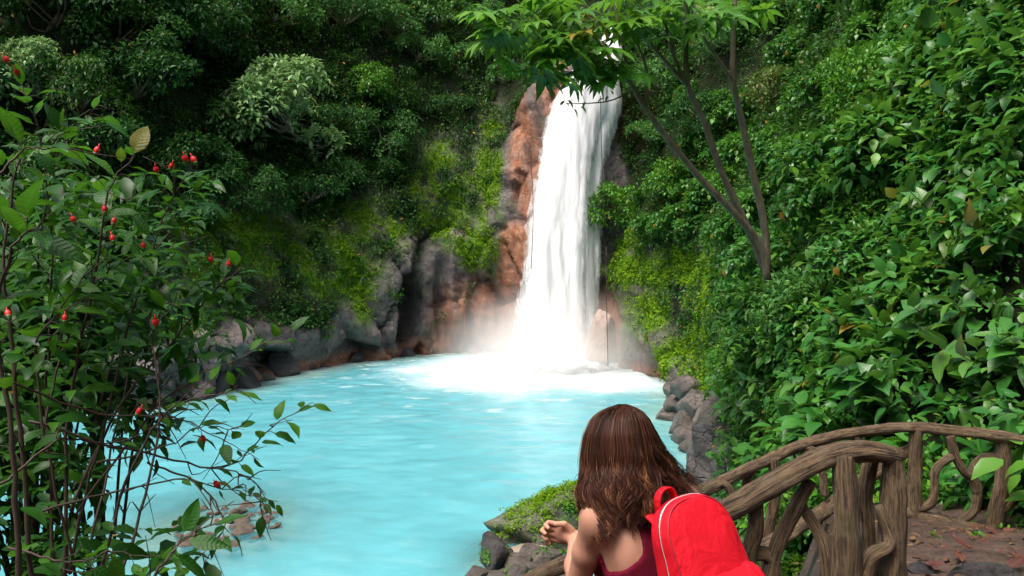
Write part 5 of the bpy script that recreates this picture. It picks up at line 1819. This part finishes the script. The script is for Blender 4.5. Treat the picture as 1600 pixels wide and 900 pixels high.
def outline(n, w, h, sh=.5, ex=2.25, flare=.10, r=.05):
    """closed outline of an arched bag, from the bottom middle round"""
    pts = []
    for q in np.linspace(0, 1, 400):
        b_ = h * q
        if q < sh:
            ww = w * (1 + flare * (1 - q / sh) ** 1.5)
            if b_ < r:
                ww -= r - math.sqrt(max(0, r * r - (r - b_) ** 2))
        else:
            ww = w * max(0, 1 - ((q - sh) / (1 - sh)) ** ex) ** (1 / ex)
        pts.append((ww, b_))
    pts = np.array(pts)
    full = np.concatenate([[(0, 0)], pts, (pts * [-1, 1])[::-1], [(0, 0)]])
    L_ = np.concatenate([[0], np.cumsum(np.linalg.norm(np.diff(full, axis=0), axis=1))])
    return np.stack([np.interp(np.linspace(0, L_[-1], n + 1)[:-1], L_, full[:, i]) for i in (0, 1)], 1)


NO = 120
OL = outline(NO, .128, BH, .60, 2.6, .20)
cen = np.array([0, .17])
rings = [(.02, .0), (.5, .0), (.9, .0), (.965, .004), (.993, .014), (1.0, .028), (1.004, .05), (1.004, .075), (1.0, .098), (.992, .108), (.975, .115), (.95, .1185), (.90, .1215), (.8, .126), (.55, .134), (.25, .138), (.0005, .139)]
gb = []
for s_, c_ in rings:
    q = cen + (OL - cen) * s_
    cc = c_ * (1.12 - .55 * np.clip(q[:, 1] / BH, 0, 1) ** 1.6)
    wob = .006 * fbm(np.stack([q[:, 0] * 11, q[:, 1] * 11, 0 * q[:, 0] + c_ * 30], 1), 3, 8)
    gb.append(bag_pts(q[:, 0] * (1 + wob * 3), q[:, 1] + wob, cc + wob))
gb = np.array(gb)
gb = np.concatenate([gb, gb[:, :1]], 1)
part('main_body', mesh('bag_body', gb.reshape(-1, 3), grid_faces(len(rings), NO + 1)[:, ::-1], [M['red']]), pack)


def along(s_, c_, i0, i1, lift=0.0):
    q = cen + (OL - cen) * (s_ + lift)
    cc = c_ * (1.12 - .55 * np.clip(q[:, 1] / BH, 0, 1) ** 1.6)
    P = bag_pts(q[:, 0], q[:, 1], cc)
    return P[i0:i1]


V, F = tube(along(.978, .1165, 4, NO - 3), .0024, 6)
part('piping', mesh('piping', V, F, [M['red_trim']]), pack)
zp = along(1.004, .068, 16, NO - 14, .004)
V, F = tube(zp, .0022, 5, squash=1.0)
zo = part('zip', mesh('zip', V, F, [M['zip']]), pack)
zt = along(1.003, .068, 16, NO - 14, .001)
V, F = tube(zt, .0062, 8, squash=.35)
part('zip_tape', mesh('zip_tape', V, F, [M['red_trim']]), pack)
for e in (zp[-1],):
    d_ = nz(zp[-1] - zp[-2])
    V, F = tube([e - d_ * .008, e + d_ * .002, e + d_ * .010], [.005, .006, .003], 8)
    part('zip_slider', mesh('zip_slider', V, F, [M['zip']]), pack)
    V, F = tube([e + d_ * .008, e + d_ * .016 - ba * .003, e + d_ * .026 - ba * .004], [.0025, .0035, .0022], 6)
    part('zip_pull', mesh('zip_pull', V, F, [M['zip']]), pack)
# front pocket
PO = outline(80, .125, .155, .55, 3.4, .04, .03)
pc = np.array([0, .075])
pr = [(1.02, .118), (1.0, .135), (.99, .155), (.965, .166), (.92, .172), (.7, .178), (.35, .181), (.0005, .182)]
gb = []
for s_, c_ in pr:
    q = pc + (PO - pc) * s_
    cc = c_ * (1.08 - .35 * np.clip(q[:, 1] / .155, 0, 1) ** 2)
    gb.append(bag_pts(q[:, 0] + .022, q[:, 1] + .0, cc))
gb = np.array(gb)
gb = np.concatenate([gb, gb[:, :1]], 1)
po = part('front_pocket', mesh('bag_pocket', gb.reshape(-1, 3), grid_faces(len(pr), 81)[:, ::-1], [M['red']]), pack)
q = pc + (PO - pc) * .985
V, F = tube(bag_pts(q[:, 0] + .022, q[:, 1], .160 * (1.08 - .35 * np.clip(q[:, 1] / .155, 0, 1) ** 2))[14:67], .0022, 6)
part('pocket_piping', mesh('pocket_piping', V, F, [M['red_trim']]), pack)


def strap(name, pts, nrm, wd_, th_, mat, parent, n=40):
    p_ = spline(pts, n)
    N_ = nz(spline(nrm, n))
    t_ = nz(np.gradient(p_, axis=0))
    S_ = nz(np.cross(t_, N_))
    N_ = np.cross(S_, t_)
    rg = []
    for a_, b_ in ((-1, 0), (-.9, 1), (0, 1.15), (.9, 1), (1, 0), (.9, -1), (0, -1), (-.9, -1)):
        rg.append(p_ + S_ * a_ * wd_ / 2 + N_ * b_ * th_ / 2)
    V = np.stack(rg, 1).reshape(-1, 3)
    i = np.arange(n - 1)[:, None] * 8
    j = np.arange(8)[None]
    F = np.stack([i + j, i + (j + 1) % 8, i + 8 + (j + 1) % 8, i + 8 + j], -1).reshape(-1, 4)
    return part(name, mesh(name, V, F[:, ::-1], [M[mat]]), parent)


B1 = lambda a_, b_, c_: bag_pts(a_, b_, c_)
strap('handle', [B1(-.075, .315, .004), B1(-.075, .360, .008), B1(-.058, .388, .012), B1(-.028, .392, .012), B1(-.010, .370, .008), B1(-.008, .330, .004)],
      [-ba, -ba + bu * .3, bu - ba * .4, bu + ba * .4, ba + bu * .3, ba], .030, .007, 'red', pack)
for S_, sg in ((Lsh, -1), (Rsh, 1)):
    nk = S_ - RD3 * sg * .105
    strap('shoulder_strap', [B1(.045 * sg, .255, .002), nk + tup * .03 + tb * .078, nk + tup * .068 - tb * .01, nk + tup * .01 - tb * .105, S_ - RD3 * sg * .06 - tup * .16 - tb * .14, S_ - RD3 * sg * .025 - tup * .27 - tb * .05, S_ - RD3 * sg * .02 - tup * .30 + tb * .05, B1(.10 * sg, .035, .004)],
          [bo, tup + tb * .5, tup, -tb + tup * .3, -tb, RD3 * sg - tb * .3, RD3 * sg, RD3 * sg + bo], .040, .009, 'red', pack, 60)
print('script seconds', round(time.time() - T0, 1))
